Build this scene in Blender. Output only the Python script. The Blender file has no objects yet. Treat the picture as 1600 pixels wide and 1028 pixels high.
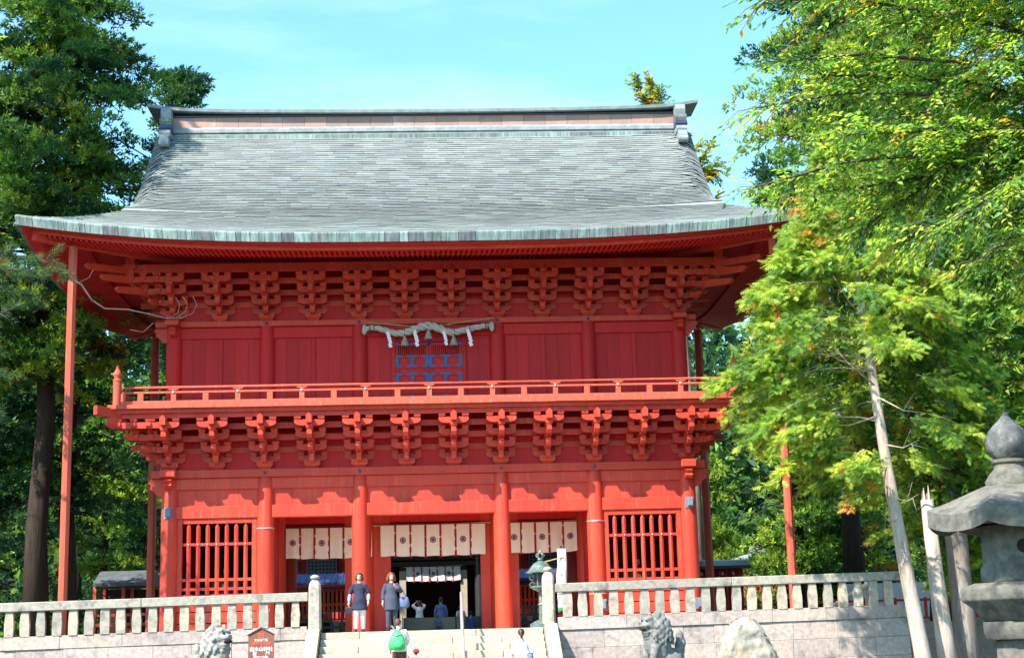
import bpy, math, random
import numpy as np
from mathutils import Vector, Matrix

SC = bpy.context.scene
COL = SC.collection
R = math.radians
random.seed(7)
rng = np.random.default_rng(11)

# ------------------------------------------------------------------ camera
CAM_LOC = np.array([0.1, -49.0, 1.55])
def make_camera(yaw=3.0, pitch=11.5, roll=1.5, fpx=2450.0):
    y, p, r = R(yaw), R(pitch), R(roll)
    F = Vector((math.sin(y)*math.cos(p), math.cos(y)*math.cos(p), math.sin(p)))
    rt = Vector((math.cos(y), -math.sin(y), 0)); up = rt.cross(F)
    RR = rt*math.cos(r) - up*math.sin(r); UU = up*math.cos(r) + rt*math.sin(r)
    cam = bpy.data.cameras.new('camera'); o = bpy.data.objects.new('camera', cam); COL.objects.link(o)
    m = Matrix((( RR.x, UU.x, -F.x, CAM_LOC[0]), (RR.y, UU.y, -F.y, CAM_LOC[1]), (RR.z, UU.z, -F.z, CAM_LOC[2]), (0, 0, 0, 1)))
    o.matrix_world = m
    cam.sensor_width = 36.0; cam.lens = fpx/1600.0*36.0
    cam.clip_start = 0.1; cam.clip_end = 3000
    SC.camera = o
make_camera()

# ------------------------------------------------------------------ sky, sun, exposure
SUN_EL, SUN_AZ = 47.5, 44.0      # azimuth: degrees to the left of the line from the gate to the camera
sun_to = Vector((-math.sin(R(SUN_AZ))*math.cos(R(SUN_EL)), -math.cos(R(SUN_AZ))*math.cos(R(SUN_EL)), math.sin(R(SUN_EL))))
def make_light():
    w = bpy.data.worlds.new('World'); SC.world = w; w.use_nodes = True
    nt = w.node_tree; nt.nodes.clear(); N = nt.nodes.new; L = nt.links.new
    out = N('ShaderNodeOutputWorld'); bg = N('ShaderNodeBackground'); bg.inputs[1].default_value = 0.070
    sky = N('ShaderNodeTexSky'); sky.sky_type = 'NISHITA'; sky.sun_disc = False
    sky.sun_elevation = R(SUN_EL)
    sky.sun_rotation = math.atan2(sun_to.x, sun_to.y)
    sky.altitude = 200; sky.air_density = 1.0; sky.dust_density = 0.6; sky.ozone_density = 1.0
    # thin streaks of high cirrus
    tc = N('ShaderNodeTexCoord'); mp = N('ShaderNodeMapping'); mp.inputs['Scale'].default_value = (1.3, 2.2, 7.0)
    mp.inputs['Rotation'].default_value = (0, R(32), R(10))
    nz = N('ShaderNodeTexNoise'); nz.inputs['Scale'].default_value = 2.4; nz.inputs['Detail'].default_value = 8; nz.inputs['Roughness'].default_value = 0.55
    cr = N('ShaderNodeValToRGB'); cr.color_ramp.elements[0].position = 0.48; cr.color_ramp.elements[1].position = 0.85
    cr.color_ramp.elements[1].color = (0.45, 0.45, 0.45, 1)
    L(tc.outputs['Generated'], mp.inputs[0]); L(mp.outputs[0], nz.inputs[0]); L(nz.outputs[0], cr.inputs[0])
    tint = N('ShaderNodeMix'); tint.data_type = 'RGBA'; tint.blend_type = 'MULTIPLY'; tint.inputs[0].default_value = 1.0
    tint.inputs[7].default_value = (1.52, 2.32, 2.40, 1)
    L(sky.outputs[0], tint.inputs[6])
    mx = N('ShaderNodeMix'); mx.data_type = 'RGBA'
    L(cr.outputs[0], mx.inputs[0]); L(tint.outputs[2], mx.inputs[6]); mx.inputs[7].default_value = (8.0, 10.5, 14.0, 1)
    L(mx.outputs[2], bg.inputs[0]); L(bg.outputs[0], out.inputs[0])
    s = bpy.data.lights.new('sun', 'SUN'); s.energy = 5.0; s.angle = R(0.5); s.color = (1.0, 0.94, 0.84)
    so = bpy.data.objects.new('sun', s); COL.objects.link(so)
    so.rotation_euler = (-sun_to).to_track_quat('-Z', 'Y').to_euler(); so.location = (-30, -60, 60)
    vs = SC.view_settings; vs.view_transform = 'Standard'; vs.look = 'None'; vs.gamma = 1.0; vs.exposure = 1.33
    vs.use_curve_mapping = False
make_light()

# ------------------------------------------------------------------ materials
MATS = {}
def mat(name, c1, c2=None, rough=0.7, scale=4.0, bump=0.0, bscale=None, detail=6, stretch=(1, 1, 1), spec=0.3, metal=0.0,
        objrand=None, attr=False, c3=None, s3=1.5, ramp=(0.35, 0.65), coat=0.0, st3=None, r3p=(0.52, 0.68)):
    """principled surface whose colour wanders between c1 and c2 (noise), with an optional third blotch colour and relief"""
    m = bpy.data.materials.new(name); m.use_nodes = True
    nt = m.node_tree; N = nt.nodes.new; L = nt.links.new
    p = nt.nodes['Principled BSDF']; p.inputs['Roughness'].default_value = rough
    p.inputs['Specular IOR Level'].default_value = spec; p.inputs['Metallic'].default_value = metal
    if coat: p.inputs['Coat Weight'].default_value = coat
    tc = N('ShaderNodeTexCoord'); mp = N('ShaderNodeMapping'); mp.inputs['Scale'].default_value = stretch
    geo = N('ShaderNodeNewGeometry')
    L(geo.outputs['Position'], mp.inputs[0])
    c2 = c2 or tuple(x*0.75 for x in c1)
    nz = N('ShaderNodeTexNoise'); nz.inputs['Scale'].default_value = scale; nz.inputs['Detail'].default_value = detail
    nz.inputs['Roughness'].default_value = 0.62
    L(mp.outputs[0], nz.inputs[0])
    rp = N('ShaderNodeValToRGB'); rp.color_ramp.elements[0].position = ramp[0]; rp.color_ramp.elements[1].position = ramp[1]
    rp.color_ramp.elements[0].color = (*c1, 1); rp.color_ramp.elements[1].color = (*c2, 1)
    L(nz.outputs[0], rp.inputs[0]); col = rp.outputs[0]
    if c3:
        n3 = N('ShaderNodeTexNoise'); n3.inputs['Scale'].default_value = s3; n3.inputs['Detail'].default_value = 8; n3.inputs['Roughness'].default_value = 0.7
        if st3:
            m3 = N('ShaderNodeMapping'); m3.inputs['Scale'].default_value = st3; L(geo.outputs['Position'], m3.inputs[0]); L(m3.outputs[0], n3.inputs[0])
        else: L(mp.outputs[0], n3.inputs[0])
        r3 = N('ShaderNodeValToRGB'); r3.color_ramp.elements[0].position = r3p[0]; r3.color_ramp.elements[1].position = r3p[1]
        L(n3.outputs[0], r3.inputs[0])
        mx = N('ShaderNodeMix'); mx.data_type = 'RGBA'; L(r3.outputs[0], mx.inputs[0]); L(col, mx.inputs[6]); mx.inputs[7].default_value = (*c3, 1)
        col = mx.outputs[2]
    if objrand:
        oi = N('ShaderNodeObjectInfo'); orp = N('ShaderNodeValToRGB')
        els = orp.color_ramp.elements
        for i, c in enumerate(objrand):
            e = els[i] if i < 2 else els.new(i/(len(objrand)-1))
            e.position = i/(len(objrand)-1)
            e.color = (*c, 1)
        L(oi.outputs['Random'], orp.inputs[0])
        mx = N('ShaderNodeMix'); mx.data_type = 'RGBA'; mx.blend_type = 'MULTIPLY'; mx.inputs[0].default_value = 1
        L(col, mx.inputs[6]); L(orp.outputs[0], mx.inputs[7]); col = mx.outputs[2]
    if attr:
        at = N('ShaderNodeAttribute'); at.attribute_name = 'Col'
        mx = N('ShaderNodeMix'); mx.data_type = 'RGBA'; mx.blend_type = 'MULTIPLY'; mx.inputs[0].default_value = 1
        L(col, mx.inputs[6]); L(at.outputs[0], mx.inputs[7]); col = mx.outputs[2]
    L(col, p.inputs['Base Color'])
    if bump:
        nb = N('ShaderNodeTexNoise'); nb.inputs['Scale'].default_value = bscale or scale*3; nb.inputs['Detail'].default_value = 8; nb.inputs['Roughness'].default_value = 0.65
        L(mp.outputs[0], nb.inputs[0])
        b = N('ShaderNodeBump'); b.inputs['Strength'].default_value = 1.0; b.inputs['Distance'].default_value = bump
        L(nb.outputs[0], b.inputs['Height']); L(b.outputs[0], p.inputs['Normal'])
    MATS[name] = m
    return m

def leafmat(name, trans=0.42, rough=0.5, spec=0.25):
    m = bpy.data.materials.new(name); m.use_nodes = True
    nt = m.node_tree; N = nt.nodes.new; L = nt.links.new
    p = nt.nodes['Principled BSDF']; p.inputs['Roughness'].default_value = rough; p.inputs['Specular IOR Level'].default_value = spec
    at = N('ShaderNodeAttribute'); at.attribute_name = 'Col'
    tr = N('ShaderNodeBsdfTranslucent'); mx = N('ShaderNodeMixShader'); mx.inputs[0].default_value = trans
    br = N('ShaderNodeMix'); br.data_type = 'RGBA'; br.blend_type = 'MULTIPLY'; br.inputs[0].default_value = 1; br.inputs[7].default_value = (2.0, 2.05, 1.0, 1)
    L(at.outputs[0], p.inputs['Base Color']); L(at.outputs[0], br.inputs[6]); L(br.outputs[2], tr.inputs[0])
    out = nt.nodes['Material Output']
    L(p.outputs[0], mx.inputs[1]); L(tr.outputs[0], mx.inputs[2]); L(mx.outputs[0], out.inputs[0])
    MATS[name] = m
    return m

# ------------------------------------------------------------------ object helpers
ORG = {}
def tag(o, label=None, cat=None, group=None, kind=None):
    if label: o['label'] = label
    if cat: o['category'] = cat
    if group: o['group'] = group
    if kind or label: o['kind'] = kind or 'thing'
    return o
def empty(name, loc=(0, 0, 0), parent=None):
    o = bpy.data.objects.new(name, None); COL.objects.link(o); o.empty_display_size = 0.3
    po = ORG[parent.name] if parent else np.zeros(3)
    o.location = tuple(np.array(loc, float) - po)
    if parent: o.parent = parent
    ORG[o.name] = np.array(loc, float)
    return o
def put(name, mesh, parent=None, loc=(0, 0, 0), rot=(0, 0, 0), scale=(1, 1, 1)):
    """link an object that shares a mesh, at a world place"""
    o = bpy.data.objects.new(name, mesh); COL.objects.link(o)
    po = ORG[parent.name] if parent else np.zeros(3)
    o.location = tuple(np.array(loc, float) - po); o.rotation_euler = rot; o.scale = scale
    if parent: o.parent = parent
    ORG[o.name] = np.array(loc, float)
    return o

class G:
    """collects faces, then becomes ONE mesh object"""
    def __init__(s): s.v = []; s.f = []; s.c = []; s.cc = None
    def add(s, vs, fs):
        n = len(s.v); s.v.extend([tuple(map(float, v)) for v in vs]); s.f.extend([tuple(i+n for i in f) for f in fs])
        if s.cc is not None: s.c.extend([s.cc]*len(fs))
        return s
    def box(s, x0, x1, y0, y1, z0, z1):
        v = [(x0, y0, z0), (x1, y0, z0), (x1, y1, z0), (x0, y1, z0), (x0, y0, z1), (x1, y0, z1), (x1, y1, z1), (x0, y1, z1)]
        return s.add(v, [(0, 3, 2, 1), (4, 5, 6, 7), (0, 1, 5, 4), (1, 2, 6, 5), (2, 3, 7, 6), (3, 0, 4, 7)])
    def cbox(s, x0, x1, y0, y1, z0, z1, c=0.012):
        """box with chamfered edges"""
        a = [(x0, x1), (y0, y1), (z0, z1)]; V = []; idx = {}
        for ax in range(3):
            for sx in (0, 1):
                for sy in (0, 1):
                    for sz in (0, 1):
                        q = [a[0][sx], a[1][sy], a[2][sz]]; sg = (sx, sy, sz)
                        for k in range(3):
                            if k != ax: q[k] += c if sg[k] == 0 else -c
                        idx[(ax, sg)] = len(V); V.append(tuple(q))
        F = []
        for ax in range(3):
            o1, o2 = [k for k in range(3) if k != ax]
            for sd in (0, 1):
                def key(u, w):
                    g = [0, 0, 0]; g[ax] = sd; g[o1] = u; g[o2] = w; return idx[(ax, tuple(g))]
                q = [key(0, 0), key(1, 0), key(1, 1), key(0, 1)]
                F.append(q)
        for ax in range(3):       # edges along ax
            o1, o2 = [k for k in range(3) if k != ax]
            for u in (0, 1):
                for w in (0, 1):
                    g0 = [0, 0, 0]; g0[o1] = u; g0[o2] = w; g1 = list(g0); g1[ax] = 1
                    F.append([idx[(o1, tuple(g0))], idx[(o1, tuple(g1))], idx[(o2, tuple(g1))], idx[(o2, tuple(g0))]])
        for sx in (0, 1):
            for sy in (0, 1):
                for sz in (0, 1):
                    F.append([idx[(k, (sx, sy, sz))] for k in range(3)])
        return s.add(V, F)
    def prism(s, poly, axis, a0, a1):
        """poly: 2D points; axis 'y' -> poly is (x,z); 'x' -> (y,z); 'z' -> (x,y)"""
        n = len(poly); f = {'y': lambda p, a: (p[0], a, p[1]), 'x': lambda p, a: (a, p[0], p[1]), 'z': lambda p, a: (p[0], p[1], a)}[axis]
        v = [f(p, a0) for p in poly] + [f(p, a1) for p in poly]
        fs = [tuple(range(n)), tuple(range(2*n-1, n-1, -1))] + [(i, i+n, (i+1) % n+n, (i+1) % n) for i in range(n)]
        return s.add(v, fs)
    def tube(s, pts, rad, n=8, cap=True):
        pts = [np.array(p, float) for p in pts]; m = len(pts)
        rad = [rad]*m if np.isscalar(rad) else list(rad)
        V = []; prev = None
        for i in range(m):
            t = pts[min(i+1, m-1)] - pts[max(i-1, 0)]; t /= (np.linalg.norm(t)+1e-9)
            if prev is None:
                a = np.array([0, 0, 1.]) if abs(t[2]) < 0.9 else np.array([1., 0, 0])
            else: a = prev
            u = a - t*np.dot(a, t); u /= (np.linalg.norm(u)+1e-9); w = np.cross(t, u); prev = u
            for k in range(n):
                th = 2*math.pi*k/n
                V.append(pts[i] + rad[i]*(math.cos(th)*u + math.sin(th)*w))
        F = []
        for i in range(m-1):
            for k in range(n):
                a, b = i*n+k, i*n+(k+1) % n
                F.append((a, b, b+n, a+n))
        if cap: F.append(tuple(range(n-1, -1, -1))); F.append(tuple(range((m-1)*n, m*n)))
        return s.add(V, F)
    def lathe(s, prof, c=(0, 0, 0), n=20, rot=0.0, lobes=None):
        V = []; F = []; m = len(prof)
        for r, z in prof:
            for k in range(n):
                th = rot + 2*math.pi*k/n
                V.append((c[0]+r*math.cos(th), c[1]+r*math.sin(th), c[2]+z))
        for i in range(m-1):
            for k in range(n):
                a, b = i*n+k, i*n+(k+1) % n
                F.append((a, b, b+n, a+n))
        F.append(tuple(range(n-1, -1, -1))); F.append(tuple(range((m-1)*n, m*n)))
        return s.add(V, F)
    def loft(s, rings, cap=True):
        n = len(rings[0]); V = [p for r in rings for p in r]; F = []
        for i in range(len(rings)-1):
            for k in range(n):
                a, b = i*n+k, i*n+(k+1) % n
                F.append((a, b, b+n, a+n))
        if cap: F.append(tuple(range(n-1, -1, -1))); F.append(tuple(range((len(rings)-1)*n, len(rings)*n)))
        return s.add(V, F)
    def ell(s, c, r, nu=12, nv=8, rot=None):
        """ellipsoid; r = (rx,ry,rz)"""
        V = []; F = []
        for i in range(1, nv):
            ph = math.pi*i/nv
            for k in range(nu):
                th = 2*math.pi*k/nu
                V.append(np.array((r[0]*math.sin(ph)*math.cos(th), r[1]*math.sin(ph)*math.sin(th), r[2]*math.cos(ph))))
        V.append(np.array((0, 0, r[2]))); V.append(np.array((0, 0, -r[2])))
        for i in range(nv-2):
            for k in range(nu):
                a, b = i*nu+k, i*nu+(k+1) % nu
                F.append((a, a+nu, b+nu, b))
        t, bt = len(V)-2, len(V)-1
        for k in range(nu):
            F.append((t, k, (k+1) % nu)); F.append((bt, (nv-2)*nu+(k+1) % nu, (nv-2)*nu+k))
        if rot is not None:
            M = np.array(rot); V = [M @ v for v in V]
        return s.add([np.array(c)+v for v in V], F)
    def grid(s, P):
        """P: rows x cols x 3"""
        m, n = len(P), len(P[0])
        return s.add([P[i][j] for i in range(m) for j in range(n)],
                     [(i*n+j, i*n+j+1, (i+1)*n+j+1, (i+1)*n+j) for i in range(m-1) for j in range(n-1)])
    def mesh(s, name, material, origin=(0, 0, 0), smooth=False):
        me = bpy.data.meshes.new(name)
        o = np.array(origin, float)
        me.from_pydata([tuple(np.array(v)-o) for v in s.v], [], s.f); me.update()
        import bmesh as _bm
        b = _bm.new(); b.from_mesh(me); _bm.ops.recalc_face_normals(b, faces=b.faces); b.to_mesh(me); b.free()
        mats = material if isinstance(material, (list, tuple)) else [material]
        for mt in mats: me.materials.append(MATS[mt] if isinstance(mt, str) else mt)
        if s.c and len(s.c) == len(me.polygons):
            at = me.attributes.new('Col', 'FLOAT_COLOR', 'FACE')
            at.data.foreach_set('color', np.array([(*c, 1.0) for c in s.c], dtype=np.float32).ravel())
        if smooth: me.shade_smooth()
        return me
    def build(s, name, material, parent=None, smooth=False, origin=None):
        a = np.array(s.v); c = (a.min(0)+a.max(0))/2 if origin is None else np.array(origin, float)
        if parent is None and origin is None: c[2] = a[:, 2].min()
        me = s.mesh(name, material, c, smooth)
        return put(name, me, parent, c)

def rotz(a):
    c, s_ = math.cos(a), math.sin(a); return np.array([[c, -s_, 0], [s_, c, 0], [0, 0, 1.]])
def smooth_by_angle(o, ang=40):
    o.data.shade_smooth()
    try: o.data.set_sharp_from_angle(angle=R(ang))
    except Exception: pass
    return o
def baked(o, mods):
    """apply modifiers given as (type, dict) and keep the result as plain mesh"""
    for t, kw in mods:
        m = o.modifiers.new(t.lower(), t)
        for k, v in kw.items(): setattr(m, k, v)
    dg = bpy.context.evaluated_depsgraph_get(); dg.update()
    me = bpy.data.meshes.new_from_object(o.evaluated_get(dg)); old = o.data
    o.modifiers.clear(); o.data = me
    if not me.materials and old.materials:
        for mm in old.materials: me.materials.append(mm)
    return o
# ------------------------------------------------------------------ material set
mat('red_paint', (0.60, 0.052, 0.025), (0.49, 0.036, 0.019), rough=0.5, scale=1.2, bump=0.0035, bscale=22, stretch=(1, 1, 0.35), c3=(0.58, 0.135, 0.085), s3=1.0, st3=(9, 9, 0.7), r3p=(.54, .80), spec=0.3,
    objrand=[(.84, .84, .84), (1, 1, 1), (1.05, 1.1, 1.1), (.92, .9, .9)])
mat('red_panel', (0.55, 0.020, 0.019), (0.47, 0.016, 0.016), rough=0.6, scale=2.0, bump=0.004, bscale=14, stretch=(3.0, 3.0, 0.25), spec=0.25,
    objrand=[(0.86, 0.86, 0.86), (1, 1, 1), (1.1, 1.05, 1.05)])
mat('red_weathered', (0.54, 0.075, 0.036), (0.47, 0.09, 0.055), rough=0.6, scale=5, bump=0.003, bscale=30, stretch=(3, 3, 0.3), c3=(0.48, 0.14, 0.10), s3=2.2)
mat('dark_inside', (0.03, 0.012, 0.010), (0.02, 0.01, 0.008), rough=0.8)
mat('black_wood', (0.022, 0.022, 0.026), (0.035, 0.033, 0.036), rough=0.35, scale=6, bump=0.002, spec=0.5)
mat('blue_metal', (0.045, 0.055, 0.13), (0.06, 0.075, 0.17), rough=0.4, metal=0.6, scale=8)
mat('gold_metal', (0.55, 0.42, 0.14), (0.45, 0.33, 0.1), rough=0.35, metal=0.9)
mat('grey_box', (0.16, 0.19, 0.24), (0.13, 0.16, 0.20), rough=0.5)
mat('pale_metal', (0.55, 0.52, 0.52), (0.42, 0.38, 0.38), rough=0.35, metal=0.5)
mat('copper_roof', (0.262, 0.287, 0.27), (0.205, 0.226, 0.22), rough=0.62, scale=1.1, stretch=(0.6, 1.6, 1.6), attr=True, bump=0.003, bscale=9, c3=(0.19, 0.188, 0.20), s3=0.9, spec=0.35)
mat('copper_plate', (0.26, 0.29, 0.275), (0.10, 0.12, 0.125), rough=0.55, scale=5, stretch=(2.2, 2.2, 0.22), bump=0.002,
    objrand=[(0.45, 0.42, 0.50), (0.95, 1.12, 1.05), (0.50, 0.60, 0.58), (1.1, 1.35, 1.28), (0.55, 0.46, 0.50), (0.75, 1.0, 0.92), (0.70, 0.62, 0.62)], spec=0.35)
mat('copper_ridge', (0.25, 0.285, 0.29), (0.16, 0.19, 0.20), rough=0.6, scale=4, bump=0.003, c3=(0.30, 0.30, 0.32), s3=1.4)
mat('copper_brown', (0.36, 0.205, 0.16), (0.30, 0.19, 0.16), rough=0.55, scale=3, c3=(0.36, 0.29, 0.25), s3=1.2,
    objrand=[(0.85, 0.85, 0.85), (1, 1, 1), (1.08, 1.04, 1.0)])
mat('granite', (0.47, 0.395, 0.35), (0.33, 0.275, 0.25), rough=0.85, scale=9, bump=0.006, bscale=24, c3=(0.17, 0.15, 0.14), s3=1.6, spec=0.2,
    objrand=[(0.84, 0.82, 0.82), (1, 1, 1), (1.05, 1.0, 0.96), (0.92, 0.88, 0.88)])
mat('granite_rail', (0.46, 0.405, 0.335), (0.31, 0.28, 0.24), rough=0.85, scale=8, bump=0.005, bscale=26, c3=(0.16, 0.155, 0.145), s3=2.6, spec=0.2,
    objrand=[(0.72, 0.74, 0.75), (1.0, .97, 0.92), (1.08, 1.0, 0.88), (0.80, 0.83, 0.86)])
mat('step_stone', (0.46, 0.41, 0.32), (0.36, 0.32, 0.25), rough=0.85, scale=5, bump=0.005, bscale=22, c3=(0.42, 0.38, 0.32), s3=2.5, spec=0.2,
    objrand=[(0.88, 0.88, 0.88), (1, 1, 1), (1.06, 1.03, 0.98)])
mat('lantern_stone', (0.185, 0.17, 0.14), (0.095, 0.09, 0.08), rough=0.9, scale=7, bump=0.006, bscale=40, c3=(0.055, 0.055, 0.055), s3=1.5, spec=0.2)
mat('finial_stone', (0.13, 0.13, 0.13), (0.045, 0.045, 0.05), rough=0.8, scale=5, bump=0.004, bscale=45, c3=(0.30, 0.29, 0.27), s3=4, spec=0.25)
mat('guardian_stone', (0.24, 0.235, 0.22), (0.11, 0.11, 0.105), rough=0.85, scale=7, bump=0.010, bscale=26, c3=(0.13, 0.13, 0.13), s3=3, spec=0.2)
mat('guardian_stone_pale', (0.36, 0.345, 0.31), (0.17, 0.165, 0.15), rough=0.85, scale=7, bump=0.010, bscale=26, c3=(0.22, 0.21, 0.2), s3=3, spec=0.2)
mat('boulder_stone', (0.36, 0.335, 0.28), (0.21, 0.19, 0.155), rough=0.9, scale=3.5, bump=0.012, bscale=12, c3=(0.36, 0.27, 0.17), s3=2.0, spec=0.2)
mat('ground_gravel', (0.11, 0.10, 0.085), (0.07, 0.066, 0.055), rough=0.95, scale=1.5, bump=0.02, bscale=14, spec=0.1)
mat('terrace_gravel', (0.20, 0.18, 0.15), (0.13, 0.12, 0.10), rough=0.95, scale=1.5, bump=0.01, bscale=14, spec=0.1)
mat('bounce_paving', (0.62, 0.57, 0.49), (0.52, 0.48, 0.41), rough=0.85, scale=3, bump=0.004, spec=0.2, objrand=[(.85, .85, .85), (1, 1, 1), (1.05, 1.02, 1)])
mat('hill_soil', (0.035, 0.05, 0.02), (0.02, 0.03, 0.012), rough=0.95, scale=0.6, spec=0.1)
mat('curtain_cloth', (0.90, 0.83, 0.71), (0.86, 0.78, 0.66), rough=0.9, scale=3, stretch=(6, 6, 0.6), bump=0.003, spec=0.1)
mat('curtain_white', (0.62, 0.60, 0.56), (0.54, 0.52, 0.49), rough=0.9, scale=3, spec=0.1)
mat('ribbon_red', (0.36, 0.018, 0.028), (0.28, 0.014, 0.02), rough=0.8, scale=6)
mat('crest_purple', (0.16, 0.035, 0.11), (0.12, 0.025, 0.09), rough=0.8)
mat('crest_black', (0.025, 0.02, 0.03), rough=0.8)
mat('straw', (0.56, 0.52, 0.45), (0.42, 0.38, 0.31), rough=0.9, scale=14, bump=0.006, bscale=30, spec=0.1)
mat('tassel_straw', (0.36, 0.34, 0.28), (0.27, 0.25, 0.20), rough=0.9, scale=20, stretch=(3, 3, 0.4), bump=0.006, spec=0.1)
mat('paper_white', (0.80, 0.80, 0.82), (0.76, 0.77, 0.80), rough=0.8, spec=0.1)
mat('bamboo', (0.45, 0.36, 0.18), (0.36, 0.29, 0.14), rough=0.5)
mat('cord_black', (0.02, 0.02, 0.025), rough=0.8)
mat('skin', (0.56, 0.34, 0.25), (0.52, 0.31, 0.225), rough=0.5, scale=8)
mat('hair_dark', (0.030, 0.018, 0.014), (0.055, 0.03, 0.022), rough=0.45, scale=20, stretch=(1, 1, 0.3))
mat('hair_copper', (0.22, 0.075, 0.022), (0.14, 0.045, 0.016), rough=0.45, scale=20, stretch=(1, 1, 0.3))
mat('hair_brown', (0.12, 0.055, 0.045), (0.08, 0.036, 0.03), rough=0.5, scale=20)
mat('cloth_navy', (0.030, 0.033, 0.055), (0.042, 0.045, 0.07), rough=0.9, scale=6, bump=0.006, bscale=9, spec=0.1)
mat('cloth_charcoal', (0.055, 0.062, 0.09), (0.07, 0.078, 0.11), rough=0.9, scale=6, bump=0.006, bscale=9, spec=0.1)
mat('cloth_white', (0.74, 0.74, 0.76), (0.66, 0.66, 0.69), rough=0.9, scale=5, bump=0.006, bscale=9, spec=0.1)
mat('cloth_cream', (0.64, 0.58, 0.48), (0.56, 0.50, 0.42), rough=0.9, scale=5, bump=0.005, bscale=9, spec=0.1)
mat('cloth_denim', (0.12, 0.18, 0.30), (0.09, 0.14, 0.25), rough=0.9, scale=9, bump=0.004, bscale=12, spec=0.1)
mat('cloth_skyblue', (0.22, 0.42, 0.62), (0.18, 0.35, 0.55), rough=0.9, scale=9, spec=0.1)
mat('cloth_blue', (0.10, 0.17, 0.48), (0.08, 0.14, 0.40), rough=0.9, scale=6, bump=0.005, bscale=9, spec=0.1)
mat('cloth_suit', (0.16, 0.20, 0.40), (0.13, 0.165, 0.34), rough=0.9, scale=6, bump=0.005, bscale=9, spec=0.1)
mat('cloth_pink', (0.62, 0.42, 0.38), (0.55, 0.37, 0.34), rough=0.9, scale=6, spec=0.1)
mat('cloth_khaki', (0.38, 0.33, 0.25), (0.32, 0.28, 0.21), rough=0.9, scale=6, spec=0.1)
mat('cloth_brown', (0.13, 0.075, 0.06), (0.09, 0.05, 0.042), rough=0.9, scale=6, spec=0.1)
mat('green_nylon', (0.07, 0.62, 0.16), (0.05, 0.50, 0.12), rough=0.55, scale=4, bump=0.01, bscale=7)
mat('grey_strap', (0.18, 0.18, 0.22), rough=0.8)
mat('cap_red', (0.58, 0.02, 0.06), (0.50, 0.018, 0.05), rough=0.8)
mat('stripe_teal', (0.10, 0.38, 0.44), (0.04, 0.10, 0.24), rough=0.9, scale=9, stretch=(0.2, 0.2, 3.2), ramp=(0.48, 0.52), detail=1)
mat('shoe_dark', (0.03, 0.027, 0.03), rough=0.5)
mat('sign_brown', (0.235, 0.088, 0.055), (0.20, 0.075, 0.048), rough=0.5, scale=3)
mat('print_white', (0.80, 0.80, 0.80), rough=0.6)
mat('print_red', (0.78, 0.13, 0.06), rough=0.6)
mat('print_cream', (0.62, 0.58, 0.40), rough=0.6)
mat('bronze', (0.14, 0.19, 0.175), (0.09, 0.12, 0.115), rough=0.5, scale=9, metal=0.35, c3=(0.30, 0.36, 0.34), s3=5)
mat('dark_polish', (0.045, 0.050, 0.055), (0.075, 0.075, 0.075), rough=0.18, scale=0.9, stretch=(0.5, 0.5, 3.5), spec=0.5)
mat('white_plaster', (0.62, 0.62, 0.62), (0.55, 0.55, 0.55), rough=0.8)
mat('bark_cedar', (0.060, 0.042, 0.032), (0.030, 0.022, 0.018), rough=0.95, scale=5, stretch=(3, 3, 0.25), bump=0.03, bscale=8, spec=0.1)
mat('bark_grey', (0.24, 0.19, 0.155), (0.15, 0.115, 0.095), rough=0.95, scale=4, stretch=(2.5, 2.5, 0.35), bump=0.02, bscale=10, c3=(0.36, 0.34, 0.31), s3=2, spec=0.1)
mat('bark_pale', (0.50, 0.42, 0.35), (0.34, 0.27, 0.22), rough=0.9, scale=4, stretch=(2.5, 2.5, 0.4), bump=0.012, bscale=12, c3=(0.20, 0.15, 0.12), s3=1.2, spec=0.1)
mat('twig_bark', (0.10, 0.085, 0.075), (0.06, 0.05, 0.045), rough=0.9, scale=10, spec=0.1)
mat('banner_cloth', (0.66, 0.65, 0.60), (0.55, 0.53, 0.46), rough=0.8, scale=5, c3=(0.45, 0.10, 0.09), s3=4.5)
mat('banner_teal', (0.35, 0.62, 0.62), (0.42, 0.66, 0.66), rough=0.8, scale=4)
mat('banner_green', (0.02, 0.25, 0.08), rough=0.8)
mat('armour_blue', (0.05, 0.06, 0.13), (0.20, 0.15, 0.07), rough=0.5, scale=11)
leafmat('leaf_conifer', 0.30, 0.6, 0.2)
leafmat('leaf_fan', 0.38, 0.55, 0.25)
leafmat('leaf_broad', 0.50, 0.38, 0.4)
leafmat('leaf_pine', 0.25, 0.5, 0.3)

mat('roof_dark', (0.10, 0.11, 0.115), (0.06, 0.065, 0.07), rough=0.7, scale=3)
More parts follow.
